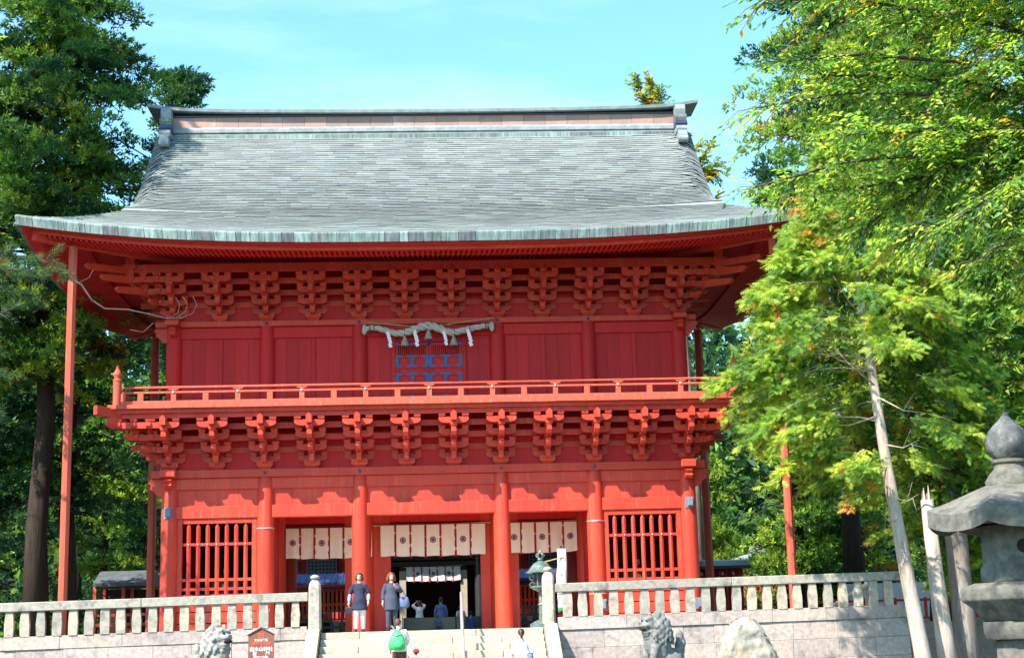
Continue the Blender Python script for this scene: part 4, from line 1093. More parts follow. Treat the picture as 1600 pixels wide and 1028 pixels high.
# stone guardian lions
def lion(x, y, z0, turn, mt, label, mouth_open=True, s=1.0):
    """seated lion-dog; built facing -X... then turned"""
    root = empty('guardian_lion', (x, y, z0)); tag(root, label, 'statue', 'stone guardian lions')
    b = G(); E = b.ell
    # body: haunches, chest, forelegs (faces +X in its own frame)
    E((-.30, 0, .28), (.36, .30, .30)); E((.02, 0, .55), (.32, .28, .46), rot=None); E((.16, 0, .66), (.28, .27, .34))
    for sy in (-1, 1):
        b.tube([(.26, sy*.17, .62), (.34, sy*.18, .3), (.34, sy*.18, .06)], [.13, .10, .10], 10); E((.42, sy*.18, .06), (.15, .11, .075))
        E((-.22, sy*.26, .2), (.27, .13, .22)); E((-.02, sy*.28, .06), (.2, .11, .07))
    # neck, head, muzzle
    E((.14, 0, .98), (.27, .26, .30)); E((.22, 0, 1.16), (.25, .24, .23)); E((.43, 0, 1.13), (.15, .17, .085)); E((.40, 0, .965), (.13, .14, .06))
    E((.52, 0, 1.17), (.06, .085, .055)); E((.35, 0, 1.28), (.10, .20, .06))
    for sy in (-1, 1):
        E((.40, sy*.10, 1.245), (.05, .045, .045)); E((.36, sy*.13, 1.31), (.09, .06, .045)); E((.46, sy*.09, 1.06), (.05, .04, .05))
        E((.14, sy*.20, 1.36), (.075, .04, .11))
        # mane curls down the cheeks, neck and back
        for i, (cx, cy, cz, r) in enumerate(((.22, .25, 1.10, .085), (.12, .26, 1.20, .08), (.02, .22, 1.28, .085), (.10, .28, 1.04, .085), (.20, .26, .95, .08), (-.02, .27, 1.12, .09), (.02, .29, .94, .09), (.14, .28, .84, .085),
                                                (-.10, .22, 1.20, .09), (-.10, .26, 1.02, .09), (-.08, .28, .86, .09), (.06, .28, .74, .08), (-.16, .16, 1.10, .09), (-.20, .18, .94, .09), (-.22, .2, .78, .08), (.30, .22, .86, .07))):
            E((cx, sy*cy, cz), (r, r*.8, r)); E((cx-.02, sy*(cy+.03), cz-.09), (r*.5, r*.45, r*.8))
    for cx, cz, r in ((.06, 1.40, .09), (-.06, 1.34, .10), (-.16, 1.22, .10), (-.22, 1.06, .10), (-.26, .90, .10), (.42, .90, .07), (.38, .82, .07)): E((cx, 0, cz), (r, .12, r))
    for k, (dx, dz) in enumerate(((-.62, .5), (-.66, .68), (-.60, .84), (-.56, .62))): E((dx, 0, dz), (.11, .09, .17))
    E((-.58, 0, .34), (.13, .1, .15))
    M = rotz(turn); b.v = [tuple(np.array([x, y, z0])+s*(M @ np.array(v))) for v in b.v]
    o = b.build('body', mt, root); baked(o, [('REMESH', dict(mode='VOXEL', voxel_size=.020*s)), ('SMOOTH', dict(iterations=1, factor=.4))]); o.data.shade_smooth()
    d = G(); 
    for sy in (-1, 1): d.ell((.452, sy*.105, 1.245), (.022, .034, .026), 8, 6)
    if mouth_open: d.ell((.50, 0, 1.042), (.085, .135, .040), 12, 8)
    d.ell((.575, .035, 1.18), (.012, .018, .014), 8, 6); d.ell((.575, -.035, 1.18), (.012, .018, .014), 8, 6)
    d.v = [tuple(np.array([x, y, z0])+s*(M @ np.array(v))) for v in d.v]; d.build('face_shade', 'dark_inside', root)  # dark lumps paint the shade of eyes, mouth and nostrils
    # plinth
    p = empty('statue_plinth', (x, y, 0)); tag(p, 'squared stone plinth carrying the '+('left' if x < 0 else 'right')+' guardian lion', 'plinth', 'plinths of the guardian lions')
    for a, h0, h1 in ((.75, 0, .18), (.62, .18, z0-.14), (.68, z0-.14, z0)):
        g = G(); g.cbox(x-a, x+a, y-a*.8, y+a*.8, h0, h1-.002, .02); g.build('plinth_stone', 'granite', p)
lion(-5.42, -9.0, .86, R(-38), 'guardian_stone_pale', 'pale stone guardian lion left of the steps, face turned towards the path', True, 1.0)
lion(5.72, -9.0, .90, R(206), 'guardian_stone', 'dark grey stone guardian lion right of the steps, jaws open towards the path', True, 1.0)

# rough memorial boulder
def boulder():
    x, y = 8.18, -7.6; g = G(); rings = []; rd = random.Random(3)
    for z, w, dp, sh in ((0, .98, .42, 0), (.5, .92, .40, 0), (1.0, .84, .38, 0), (1.45, .72, .35, -.02), (1.75, .58, .31, -.03), (1.98, .43, .26, -.04), (2.12, .27, .19, -.05), (2.19, .10, .08, -.06)):
        ring = []
        for k in range(20):
            th = 2*math.pi*k/20; j = 1+rd.uniform(-.07, .07)
            ring.append((x+sh+w*j*math.copysign(abs(math.cos(th))**.75, math.cos(th)), y+dp*j*math.copysign(abs(math.sin(th))**.75, math.sin(th)), z+rd.uniform(-.03, .03)*(z > 0)))
        rings.append(ring)
    g.loft(rings); o = g.build('memorial_boulder', 'boulder_stone'); tag(o, 'rough pale lichen-covered standing boulder before the right stone wall', 'boulder')
    baked(o, [('SUBSURF', dict(levels=3, render_levels=3))])
    from mathutils import noise as mn
    c = Vector(ORG[o.name])
    for v in o.data.vertices:
        p = v.co+c; n_ = mn.fractal(p*1.7, 1.0, 2.0, 4)*.085+mn.fractal(p*6.0, 1.0, 2.0, 3)*.022
        v.co += v.normal*n_
    o.data.update(); o.data.shade_smooth()
boulder()

# big stone lantern, close on the right
def stone_lantern():
    x, y = 5.62+.0, -31.4
    x, y = LANTERN
    r = empty('stone_lantern', (x, y, 0)); tag(r, 'large grey stone lantern with onion finial at the right edge, close by', 'stone lantern')
    rot = R(53)
    def hexr(w, z, c=None): return [(x+w*math.cos(rot+math.pi/3*k), y+w*math.sin(rot+math.pi/3*k), z) for k in range(6)]
    def part(nm, rings, m='lantern_stone', sm=False, bev=.02):
        g = G(); g.loft(rings); o = g.build(nm, m, r); baked(o, [('BEVEL', dict(width=bev, segments=2, limit_method='ANGLE'))]); 
        smooth_by_angle(o, 35); return o
    part('base', [hexr(.80, 0), hexr(.80, .30), hexr(.72, .42)])
    part('shaft', [hexr(.35, .42), hexr(.35, 1.50)])
    part('shaft_collar', [hexr(.46, 1.50), hexr(.49, 1.60), hexr(.49, 1.72)])
    part('platform', [hexr(.46, 1.72), hexr(.62, 1.90), hexr(.73, 1.98), hexr(.73, 2.13), hexr(.54, 2.19)])
    part('light_box', [hexr(.47, 2.19), hexr(.47, 2.36), hexr(.43, 2.44), hexr(.44, 2.90)], bev=.03)
    for k in (1, 3, 5):
        th = rot+math.pi/3*(k+.5); ap = .437*math.cos(math.pi/6)+.006
        n = np.array([math.cos(th), math.sin(th), 0]); tv = np.array([-math.sin(th), math.cos(th), 0]); c = np.array([x, y, 2.62])+n*ap
        g = G(); P = [c+tv*.085*math.cos(a)+np.array([0, 0, .085*math.sin(a)]) for a in np.linspace(0, 2*math.pi, 17)[:-1]]
        g.loft([P, [p-n*.06 for p in P]]); g.build('hole_shade', 'dark_inside', r)  # dark disc on the solid box paints the shade of an opening
    # roof with curved-down hips and upturned tips
    g = G(); n = 6
    def rp(u, v):     # u around 0..6 ; v 0 top .. 1 eave
        k = int(math.floor(u)) % 6; f = u-math.floor(u)
        def cor(j, w): th = rot+math.pi/3*j; return np.array([math.cos(th)*w, math.sin(th)*w])
        W = .20+.86*v**.92; a, b = cor(k, W), cor(k+1, W); p = a*(1-f)+b*f
        e = abs(2*f-1)
        z = 3.42-.40*v**1.15+.09*(v**3)*(e**2.5)
        return (x+p[0], y+p[1], z)
    us = np.linspace(0, 6, 49); vs = np.linspace(0, 1, 10)
    top = [[rp(u, v) for u in us] for v in vs]; bot = []
    for v, dz in ((1.0, .21), (.80, .10), (.45, .02)):
        bot.append([(p[0], p[1], (rp(u, 1)[2]-dz if v == 1.0 else 2.90+(.02 if v > .5 else 0))) for u in us for p in [rp(u, v)]])
    g.grid(top); g.grid([top[-1], bot[0]]); g.grid(bot)
    o = g.build('roof', 'lantern_stone', r); smooth_by_angle(o, 40)
    g = G(); g.lathe([(.30, 0), (.31, .06), (.24, .16), (.19, .21), (.185, .26), (.21, .29), (.205, .33)], (x, y, 3.38), 24); smooth_by_angle(g.build('neck', 'lantern_stone', r), 45)
    g = G(); g.lathe([(.14, 0), (.21, .06), (.265, .17), (.265, .27), (.22, .37), (.15, .45), (.085, .51), (.045, .56), (.012, .61)], (x, y, 3.70), 28); g.build('onion_finial', 'finial_stone', r, smooth=True)
LANTERN = (7.31, -29.7)
stone_lantern()

# bronze lantern behind the right-hand pillar
def bronze_lantern():
    x, y = 3.08, -4.2; r = empty('bronze_lantern', (x, y, FL)); tag(r, 'green bronze lantern with bell roof and openwork top behind the right pillar', 'lantern')
    def L(nm, pr, n=20, mt='bronze', sm=True):
        g = G(); g.lathe(pr, (x, y, FL), n); o = g.build(nm, mt, r); smooth_by_angle(o, 35); return o
    L('base', [(.34, 0), (.34, .1), (.24, .16), (.12, .22)]); L('stem', [(.085, .2), (.075, .6), (.11, .64), (.075, .68), (.075, 1.0)])
    L('dish', [(.08, 1.0), (.26, 1.08), (.30, 1.12), (.30, 1.16)]); L('light_chamber', [(.21, 1.16), (.21, 1.52)], 6, 'black_wood')
    for k in range(6):
        th = math.pi/3*k; g = G(); g.box(x+.215*math.cos(th)-.02, x+.215*math.cos(th)+.02, y+.215*math.sin(th)-.02, y+.215*math.sin(th)+.02, FL+1.16, FL+1.52); g.build('chamber_post', 'bronze', r)
    L('roof', [(.42, 1.52), (.43, 1.545), (.34, 1.60), (.27, 1.70), (.20, 1.79), (.10, 1.84), (.06, 1.87)])
    L('neck', [(.06, 1.87), (.085, 1.90), (.06, 1.94)])
    for k in range(6):
        th = math.pi/3*k; g = G(); P = [(x+(.03+.085*math.sin(a))*math.cos(th), y+(.03+.085*math.sin(a))*math.sin(th), FL+1.94+.15*a/math.pi) for a in np.linspace(0, math.pi, 8)]; g.tube(P, .018, 6); g.build('openwork_rib', 'bronze', r)
    L('tip', [(.05, 2.08), (.06, 2.12), (.02, 2.17), (.004, 2.19)])
    for s in (-1, 1):
        for zc in (1.40, 1.18):
            g = G(); P = [(x+s*.02-.23+.075*math.cos(a), y-.05+.02*s, FL+zc+.085*math.sin(a)) for a in np.linspace(.4, 5.6, 12)]; g.tube(P, .014, 6); g.build('hanging_scroll', 'bronze', r)
bronze_lantern()

# white streamer by the right doorway
def streamer():
    x, y = 3.78, -3.0; r = empty('cloth_streamer', (x, y, FL)); tag(r, 'white cloth streamer with faded red pattern hanging by the right doorway', 'banner')
    def strip(nm, z0, z1, m, w0, w1):
        g = G(); g.loft([[(x+w*math.cos(a)+.02*math.sin(z*5), y+.4*w*math.sin(a), z) for a in np.linspace(0, 2*math.pi, 13)[:-1]] for z, w in zip(np.linspace(z0, z1, 8), np.linspace(w0, w1, 8))]); g.build(nm, m, r, smooth=True)
    strip('cloth', 3.02, 4.36, 'banner_cloth', .165, .13); strip('teal_hem', 2.66, 3.02, 'banner_teal', .16, .165); strip('green_hem', 2.58, 2.66, 'banner_green', .16, .16)
    g = G(); g.tube([(x, y+.1, FL), (x, y+.1, 4.45)], .03, 8); g.build('pole', 'black_wood', r)
    g = G(); g.box(x-.3, x+.3, y-.05, y+.25, FL, FL+.06); g.build('foot', 'black_wood', r)
    g = G(); g.tube([(x+.05, y-.05, 4.12), (x-.52, y-.2, 3.98)], .016, 6); g.build('bamboo_rod', 'bamboo', r)
streamer()

# handrail down the middle of the steps
def handrail():
    x = .80; r = empty('step_handrail', (x, -6.5, FL)); tag(r, 'slim pinkish metal handrail running down the middle of the steps', 'handrail')
    rise, run = FL/11, .34
    top = [(x, -4.75, FL+.98), (x, -5.05, FL+1.0), (x, -5.35, FL+.93), (x, -8.7, .98), (x, -8.95, .86), (x, -8.98, .70)]
    g = G(); g.tube(top, .032, 8); g.build('rail', 'pale_metal', r)
    for y, z in ((-4.85, FL), (-6.1, FL-3*rise-.02), (-7.4, FL-7*rise), (-8.65, .16)):
        zt = FL+1.0 if y > -5.2 else FL+.93-(abs(y)-5.35)*(FL+.93-.98)/3.35
        g = G(); g.tube([(x, y, max(0, z-.1)), (x, y, zt)], .028, 8); g.build('post', 'pale_metal', r)
handrail()
# ------------------------------------------------------------------ the inner court seen through the gate
def court():
    # low dark polished panels across the path
    b = empty('barrier_panel', (.45, 12, FL)); tag(b, 'low dark polished barrier of two panels seen through the central doorway', 'barrier')
    for a, c in ((-1.15, .845), (.875, 2.1)):
        g = G(); g.cbox(a, c, 11.95, 12.02, FL+.04, 2.80); g.build('panel', 'dark_polish', b)
    for x in (-1.18, .86, 2.13):
        g = G(); g.box(x-.014, x+.014, 11.93, 12.05, FL, 2.84); g.build('post', 'black_wood', b)
    # inner gate house: black frame, dark inside
    h = empty('inner_gate', (0, 26, FL)); tag(h, 'dark lacquered inner gate with a black opening beyond the central doorway', 'gate')
    for x in (-2.15, 2.15):
        for y in (25.0, 28.5):
            g = G(); g.lathe([(.22, 0), (.22, 4.2)], (x, y, FL), 18); smooth_by_angle(g.build('column', 'black_wood', h))
    for x in (-1.42, 1.42):
        g = G(); g.box(x-.13, x+.13, 25.1, 25.35, FL, 5.5); g.build('jamb', 'cloth_brown', h)
        g = G(); g.box(x-.15, x+.15, 24.9, 25.05, FL, 5.2); g.build('jamb_face', 'bark_pale' if False else 'cloth_khaki', h)
    for z0, z1 in ((5.42, 5.62), (5.70, 6.0), (6.1, 6.3)):
        g = G(); g.cbox(-2.4, 2.4, 24.85, 25.2, z0, z1); g.build('beam', 'black_wood', h)
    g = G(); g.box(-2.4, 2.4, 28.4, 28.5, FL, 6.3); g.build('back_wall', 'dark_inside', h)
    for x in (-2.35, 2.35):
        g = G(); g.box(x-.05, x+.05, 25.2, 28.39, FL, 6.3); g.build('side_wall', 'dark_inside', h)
    g = G(); g.prism([(-3.6, 6.3), (-3.2, 6.75), (0, 8.2), (3.2, 6.75), (3.6, 6.3)], 'y', 23.9, 29.6); g.build('roof', 'copper_ridge', h)
    for k in range(2):
        g = G(); g.box(-1.9, 1.9, 24.0-.4*k, 24.4-.4*k, FL, FL+.30-.15*k); g.build('step', 'granite', h)
    for x in (-2.55, 2.62):
        g = G(); g.cbox(x-.14, x+.14, 24.6, 24.85, 5.0, 5.4); g.build('red_lamp', 'ribbon_red', h)
    curtain('smaller white curtain with dark crests on the inner gate', -1.26, 1.28, 24.82, 5.36, 4.74, 7, (1, 3, 5), 'curtain_white', 'crest_black', True, (.1, .1), .085, 7)
    # fences either side: slatted red fence under a blue-grey copper roof, lattice windows of the hall above
    for s in (-1, 1):
        side = 'left' if s < 0 else 'right'
        x0, x1 = sorted((s*2.5, s*7.4))
        f = empty('roofed_fence', ((x0+x1)/2, 22, FL)); tag(f, 'red slatted fence with a blue-grey copper roof seen through the %s doorway' % side, 'fence', 'roofed fences of the inner court')
        n = 26
        for i in range(n):
            x = x0+(i+.5)*(x1-x0)/n; g = G(); g.box(x-.055, x+.055, 21.97, 22.03, FL+.9, 4.32); g.build('slat', 'red_paint', f)
        for z in (FL+.85, 3.62, 4.25):
            g = G(); g.box(x0, x1, 21.93, 21.968, z, z+.10); g.build('fence_rail', 'red_paint', f)
        g = G(); g.box(x0, x1, 22.2, 22.25, FL, 4.35); g.build('backing', 'dark_inside', f)
        for i in range(9):
            x = x0+(i+.5)*(x1-x0)/9; g = G(); g.box(x-.06, x+.06, 21.90, 21.96, FL, FL+.86); g.build('lower_post', 'black_wood', f)
        for z in (FL+.2, FL+.5, FL+.78):
            g = G(); g.box(x0, x1, 21.85, 21.898, z, z+.06); g.build('lower_rail', 'black_wood', f)
        for z in (4.33, 4.40):
            g = G(); g.box(x0-.1, x1+.1, 21.7, 22.3, z, z+.05); g.build('eave_beam', 'black_wood', f)
        g = G(); g.prism([(21.2, 4.50), (21.2, 4.60), (22.0, 5.02), (22.8, 4.60), (22.8, 4.50)], 'x', x0-.2, x1+.2); g.build('roof', 'blue_metal', f)
        n = 18
        for i in range(n):
            x = x0+(i+.5)*(x1-x0)/n; g = G(); g.tube([(x, 21.19, 4.62), (x, 22.0, 5.045)], .03, 6); g.build('roof_roll', 'blue_metal', f)
        hx = empty('side_hall', (s*5.2, 27, FL)); tag(hx, 'red hall with black lattice windows behind the %s roofed fence' % side, 'hall', 'halls of the inner court')
        g = G(); g.box(x0+.3*(s > 0), x1+2, 26.3, 26.5, FL, 6.6) if s > 0 else g.box(x0-2, x1-.3, 26.3, 26.5, FL, 6.6); g.build('wall', 'red_panel', hx)
        for xc in (s*3.45, s*5.25, s*7.05):
            g = G(); g.box(xc-.72, xc+.72, 26.2, 26.28, 5.15, 6.1); g.build('window_back', 'black_wood', hx)
            w = empty('lattice_window', (xc, 26.15, 5.15), hx)
            for i in range(9):
                g = G(); x = xc-.68+i*.17; g.box(x-.018, x+.018, 26.13, 26.165, 5.15, 6.1); g.build('lattice_bar', 'grey_box', w)
            for i in range(6):
                g = G(); z = 5.18+i*.17; g.box(xc-.72, xc+.72, 26.168, 26.198, z-.018, z+.018); g.build('lattice_bar', 'grey_box', w)
        xa, xb = sorted((s*2.4, s*9.6))
        g = G(); g.prism([(25.0, 6.5), (25.0, 6.65), (27.6, 8.3), (30.0, 6.65), (30.0, 6.5)], 'x', xa, xb); g.build('roof', 'copper_ridge', hx)
    # pavement stall with black lattice standing behind each side doorway
    for s in (-1, 1):
        x0, x1 = sorted((s*2.6, s*5.0)); c = (x0+x1)/2
        r = empty('black_lattice_rack', (c, 10.5, FL)); tag(r, 'low black lattice rack standing behind the %s doorway' % ('left' if s < 0 else 'right'), 'rack', 'black racks behind the doorways')
        for i in range(7):
            x = x0+i*(x1-x0)/6; g = G(); g.box(x-.04, x+.04, 10.46, 10.54, FL, FL+1.02); g.build('upright', 'black_wood', r)
        for z in (.08, .36, .64, .94):
            g = G(); g.box(x0-.05, x1+.05, 10.40, 10.455, FL+z, FL+z+.07); g.build('crosspiece', 'black_wood', r)
        for i in range(6):
            for k in range(3):
                if random.random() < .55:
                    x = x0+(i+.5)*(x1-x0)/6; g = G(); g.box(x-.10, x+.10, 10.56, 10.60, FL+.16+.28*k, FL+.34+.28*k); g.build('plaque', random.choice(['cloth_pink', 'curtain_cloth', 'print_red']), r)
    # fence and gabled shrine to the right, shed to the left
    f = empty('roofed_wall', (12, 18, FL)); tag(f, 'dark-roofed slatted wall to the right behind the gate', 'fence')
    g = G(); g.prism([(17.2, 4.62), (17.2, 4.74), (18, 5.02), (18.8, 4.74), (18.8, 4.62)], 'x', 9.6, 13.4); g.build('roof', 'black_wood', f)
    g = G(); g.box(9.8, 13.2, 18.1, 18.2, FL, 4.62); g.build('wall', 'red_panel', f)
    for i in range(12):
        x = 9.95+i*.28; g = G(); g.box(x-.04, x+.04, 17.9, 18.0, FL, 4.6); g.build('slat', 'red_paint', f)
    for i in range(7):
        x = 10.05+i*.45; g = G(); g.box(x-.05, x+.05, 17.86, 17.90, 4.38, 4.50); g.build('white_block', 'white_plaster', f)
    k = empty('gabled_shrine', (15.2, 27, FL)); tag(k, 'small shrine with a curved grey copper gable at the right', 'shrine')
    def gab(x): u = abs(x)/2.7; return 5.75-1.35*u**.85+.12*max(0, u-.6)**1.0
    xs = np.linspace(-2.7, 2.7, 25)
    P0 = [(15.25+x, gab(x)) for x in xs]; P1 = [(15.25+x, gab(x)-.24) for x in xs[::-1]]
    g = G()
    for i in range(24):
        a, b_ = xs[i], xs[i+1]; g.prism([(15.25+a, gab(a)), (15.25+b_, gab(b_)), (15.25+b_, gab(b_)-.26), (15.25+a, gab(a)-.26)], 'y', 24.6, 31)
    g.build('roof', 'copper_ridge', k)
    g = G()
    for i in range(24):
        a, b_ = xs[i]*.92, xs[i+1]*.92; g.prism([(15.25+a, gab(a/.92)-.27), (15.25+b_, gab(b_/.92)-.27), (15.25+b_, gab(b_/.92)-.46), (15.25+a, gab(a/.92)-.46)], 'y', 24.75, 24.9)
    g.build('verge_board', 'cloth_brown', k)
    g = G(); g.prism([(13.3, FL), (17.2, FL), (17.2, 4.4), (15.25, 5.35), (13.3, 4.4)], 'y', 25.1, 30.5); g.build('wall', 'red_weathered', k)
    g = G()
    for a, r_ in ((0, .22), (-.26, .15), (.26, .15)): g.tube([(15.25+a, 24.5, 5.92-.25*abs(a)*2), (15.25+a, 24.75, 5.92-.25*abs(a)*2)], r_, 14)
    g.build('ridge_ornament', 'copper_ridge', k)
    g = G(); g.prism([(14.95, 4.95), (15.25, 5.2), (15.55, 4.95), (15.45, 4.6), (15.25, 4.45), (15.05, 4.6)], 'y', 24.66, 24.74); g.build('gable_pendant', 'copper_ridge', k)
    s = empty('garden_shed', (-13.0, 20, FL)); tag(s, 'small dark-roofed shed among the trees left of the gate', 'shed')
    g = G(); g.prism([(18.6, 4.55), (18.6, 4.68), (20, 5.25), (21.4, 4.68), (21.4, 4.55)], 'x', -14.3, -11.9); g.build('roof', 'roof_dark', s)
    for x in (-14.3, -13.1, -11.9):
        for y in (19.0, 21.0):
            g = G(); g.box(x-.07, x+.07, y-.07, y+.07, FL, 4.55); g.build('post', 'red_weathered', s)
    for z in (2.5, 2.9, 3.3):
        g = G(); g.box(-14.3, -11.9, 18.9, 18.96, z, z+.12); g.build('rail', 'red_weathered', s)
    g = G(); g.box(-14.3, -11.9, 21.0, 21.05, FL, 4.5); g.build('back', 'dark_inside', s)
    # red picket fence on the stone wall at far right
    p = empty('picket_fence', (20, 6.2, FL)); tag(p, 'red picket fence on the stone wall at the far right', 'fence')
    for i in range(36):
        x = 13.7+i*.36; g = G(); g.box(x-.05, x+.05, 6.17, 6.23, 2.09, 2.95); g.build('picket', 'red_paint', p)
    for z in (2.2, 2.82):
        g = G(); g.box(13.5, 26.5, 6.12, 6.168, z, z+.08); g.build('fence_rail', 'red_paint', p)
    g = G(); g.box(15.5, 21.5, 10.0, 10.2, FL, 3.6); tag(g.build('white_wall', 'white_plaster'), 'low white wall glimpsed behind the red picket fence', 'wall')
    # timber props behind the right railing
    t = empty('timber_brace', (12.2, -3.6, FL)); tag(t, 'pale timber brace leaning behind the right end of the stone railing', 'timber')
    g = G(); g.tube([(11.0, -3.7, FL+.12), (12.9, -3.5, 3.25)], .07, 6); g.build('brace', 'cloth_cream', t)
    g = G(); g.box(12.55, 12.68, -3.5, -3.37, FL, 3.2); g.build('post', 'cloth_cream', t)
court()
# ------------------------------------------------------------------ people
def person(label, loc, h, face, outfit, pose=None, hair='hair_dark', style='bob', look=(0, 0), features=False, fine=True, group=None, shift=0.0):
    """outfit: dict top/bottom/shoes; pose: joint overrides in units of body height, person facing -Y"""
    p = dict(shL=(-.094, 0, .790), elL=(-.138, .012, .645), wrL=(-.150, -.035, .495), shR=(.094, 0, .790), elR=(.138, .012, .645), wrR=(.150, -.035, .495),
             hpL=(-.052, 0, .505), knL=(-.058, -.012, .28), anL=(-.060, .012, .045), hpR=(.052, 0, .505), knR=(.058, -.012, .28), anR=(.060, .012, .045),
             pel=(0, 0, .53), waist=(0, 0, .62), chest=(0, 0, .74), neck=(0, .004, .845), head=(0, -.008, .925))
    if pose: p.update(pose)
    J = {k: np.array(v, float) for k, v in p.items()}
    loc = np.array(loc, float); root = empty('person', loc); tag(root, label, 'person', group)
    M = rotz(face)
    def world(g): g.v = [tuple(loc+h*(M @ (np.array(v)+np.array([0, 0, shift])))) for v in g.v]; return g
    vox = .0115 if fine else .020
    def finish(g, name, m, v=None, it=3):
        world(g); o = g.build(name, m, root); baked(o, [('REMESH', dict(mode='VOXEL', voxel_size=v or vox*h/1.6)), ('SMOOTH', dict(iterations=it, factor=.5))]); o.data.shade_smooth(); return o
    # body: one continuous skin surface
    b = G()
    b.tube([J['pel']-np.array([0, 0, .03]), J['pel'], J['waist'], J['chest'], (J['chest']+J['neck'])/2+np.array([0, 0, .01]), J['neck']], [.058, .062, .052, .055, .045, .034], 14)
    hd = J['head']; Hm = rotz(look[0]); pt = look[1]; Px = np.array([[1, 0, 0], [0, math.cos(pt), -math.sin(pt)], [0, math.sin(pt), math.cos(pt)]]); HM = Hm @ Px
    def hp(x, y, z): return hd+HM @ np.array([x, y, z])
    b.tube([J['neck']-np.array([0, 0, .02]), J['neck'], hp(0, .01, -.03)], [.036, .033, .034], 12)
    b.ell(hp(0, .006, .012), (.046, .056, .058), 18, 12, HM); b.ell(hp(0, -.018, -.025), (.036, .036, .040), 14, 10, HM)
    b.ell(hp(0, -.056, -.010), (.008, .011, .013), 8, 6, HM); b.ell(hp(0, -.048, -.032), (.016, .010, .007), 8, 6, HM)
    for s in (-1, 1): b.ell(hp(s*.047, .006, -.006), (.008, .012, .018), 8, 6, HM)
    for s, S in ((-1, 'L'), (1, 'R')):
        sh, el, wr = J['sh'+S], J['el'+S], J['wr'+S]
        b.tube([J['chest']*.4+sh*.6, sh, (sh+el)/2, el, el*.35+wr*.65, wr], [.035, .036, .030, .024, .022, .015], 12)
        d = wr-el; d /= np.linalg.norm(d); out = np.array([s*1., 0, 0]); side = np.cross(d, np.array([0, 1., 0])); side /= np.linalg.norm(side)+1e-6; fwd = np.cross(side, d)
        palm = wr+d*.028; b.tube([wr, wr+d*.018, wr+d*.05], [.014, .021, .019], 10)
        for k, (off, L) in enumerate(((-.016, .040), (-.0055, .048), (.0055, .045), (.016, .036))):
            q0 = wr+d*.048+fwd*off; q1 = q0+d*L*.55+side*s*(-.006); q2 = q1+d*L*.40-side*s*.014
            b.tube([q0-d*.01, q0, q1, q2], [.0075, .0072, .0066, .0055], 7)
        t0 = wr+d*.022-fwd*.018; b.tube([t0, t0+d*.02-fwd*.014, t0+d*.042-fwd*.016], [.0085, .008, .006], 7)
        hpj, kn, an = J['hp'+S], J['kn'+S], J['an'+S]
        b.tube([J['pel']*.3+hpj*.7+np.array([0, 0, .01]), hpj-np.array([0, 0, .02]), (hpj+kn)/2, kn, kn*.6+an*.4, an, an-np.array([0, 0, .02])], [.055, .055, .044, .033, .032, .021, .022], 12)
        b.ell(an+np.array([s*.004, -.035, -.028]), (.024, .066, .020), 12, 8)
    finish(b, 'body', 'skin', it=2)
    # clothes
    if 'bottom' in outfit:
        m, k = outfit['bottom'][:2]; g = G()
        g.tube([J['pel']-np.array([0, 0, .035]), J['pel'], J['waist']*.6+J['pel']*.4], [.082, .092, .084], 16)
        for s, S in ((-1, 'L'), (1, 'R')):
            hpj, kn, an = J['hp'+S], J['kn'+S], J['an'+S]; e = an*k+kn*(1-k)
            g.tube([J['pel']*.3+hpj*.7, hpj-np.array([0, 0, .02]), (hpj+kn)/2, kn, kn*.5+e*.5, e], [.066, .066, .056, .046, .042, .036], 14)
        finish(g, 'trousers', m, (.0155 if fine else .022)*h/1.6)
    if 'top' in outfit:
        m, hem, sl, flare = outfit['top']      # hem height, sleeve length 0..1 of the whole arm, flare at the hem
        g = G(); c = J['chest']; w = J['waist']; pe = J['pel']
        rings = []
        def ring(ctr, rx, ry, n=20): return [(ctr[0]+rx*math.cos(a)*(1+.03*math.sin(5*a+ctr[2]*40)), ctr[1]+ry*math.sin(a), ctr[2]) for a in np.linspace(0, 2*math.pi, n+1)[:-1]]
        hb = pe+np.array([0, 0, hem-pe[2]]) if hem < pe[2] else pe
        rings = [ring(hb, .118*flare, .105*flare), ring(pe*.6+hb*.4+np.array([0, 0, .01]), .116*(1+(flare-1)*.6), .108), ring(pe+np.array([0, 0, .03]), .112, .104), ring(w+np.array([0, 0, .02]), .094, .080), ring(c, .103, .076), ring(c*.35+J['neck']*.65-np.array([0, 0, .030]), .082, .058), ring(J['neck']-np.array([0, 0, .016]), .044, .040)]
        g.loft(rings)
        for s, S in ((-1, 'L'), (1, 'R')):
            sh, el, wr = J['sh'+S], J['el'+S], J['wr'+S]
            pts = [c*.35+sh*.65+np.array([0, 0, -.005]), sh, (sh+el)/2, el, (el+wr)/2, wr]; rr = [.046, .042, .042, .040, .036, .030]
            cut = 2+3.0*sl; n = int(cut); P = pts[:n+1]; RR = rr[:n+1]
            f = cut-n
            if f > .05 and n < 5: P = P+[pts[n]*(1-f)+pts[n+1]*f]; RR = RR+[rr[n]*(1-f)+rr[n+1]*f]
            g.tube(P, RR, 12)
        finish(g, 'top', m, (.0155 if fine else .022)*h/1.6)
    if 'cuff' in outfit:
        for S in 'LR':
            g = G(); el, wr = J['el'+S], J['wr'+S]; g.tube([el*.72+wr*.28, el*.12+wr*.88], [.033, .028], 12); finish(g, 'undersleeve', outfit['cuff'], .014)
    g = G()
    for S, s in (('L', -1), ('R', 1)):
        an = J['an'+S]; g.ell(an+np.array([s*.004, -.035, -.024]), (.029, .074, .025), 12, 8); g.tube([an+np.array([0, .012, -.03]), an+np.array([0, .01, .006])], [.028, .026], 10)
    g.v = [(v[0], v[1], max(v[2], -.002)) if shift == 0 else v for v in g.v]
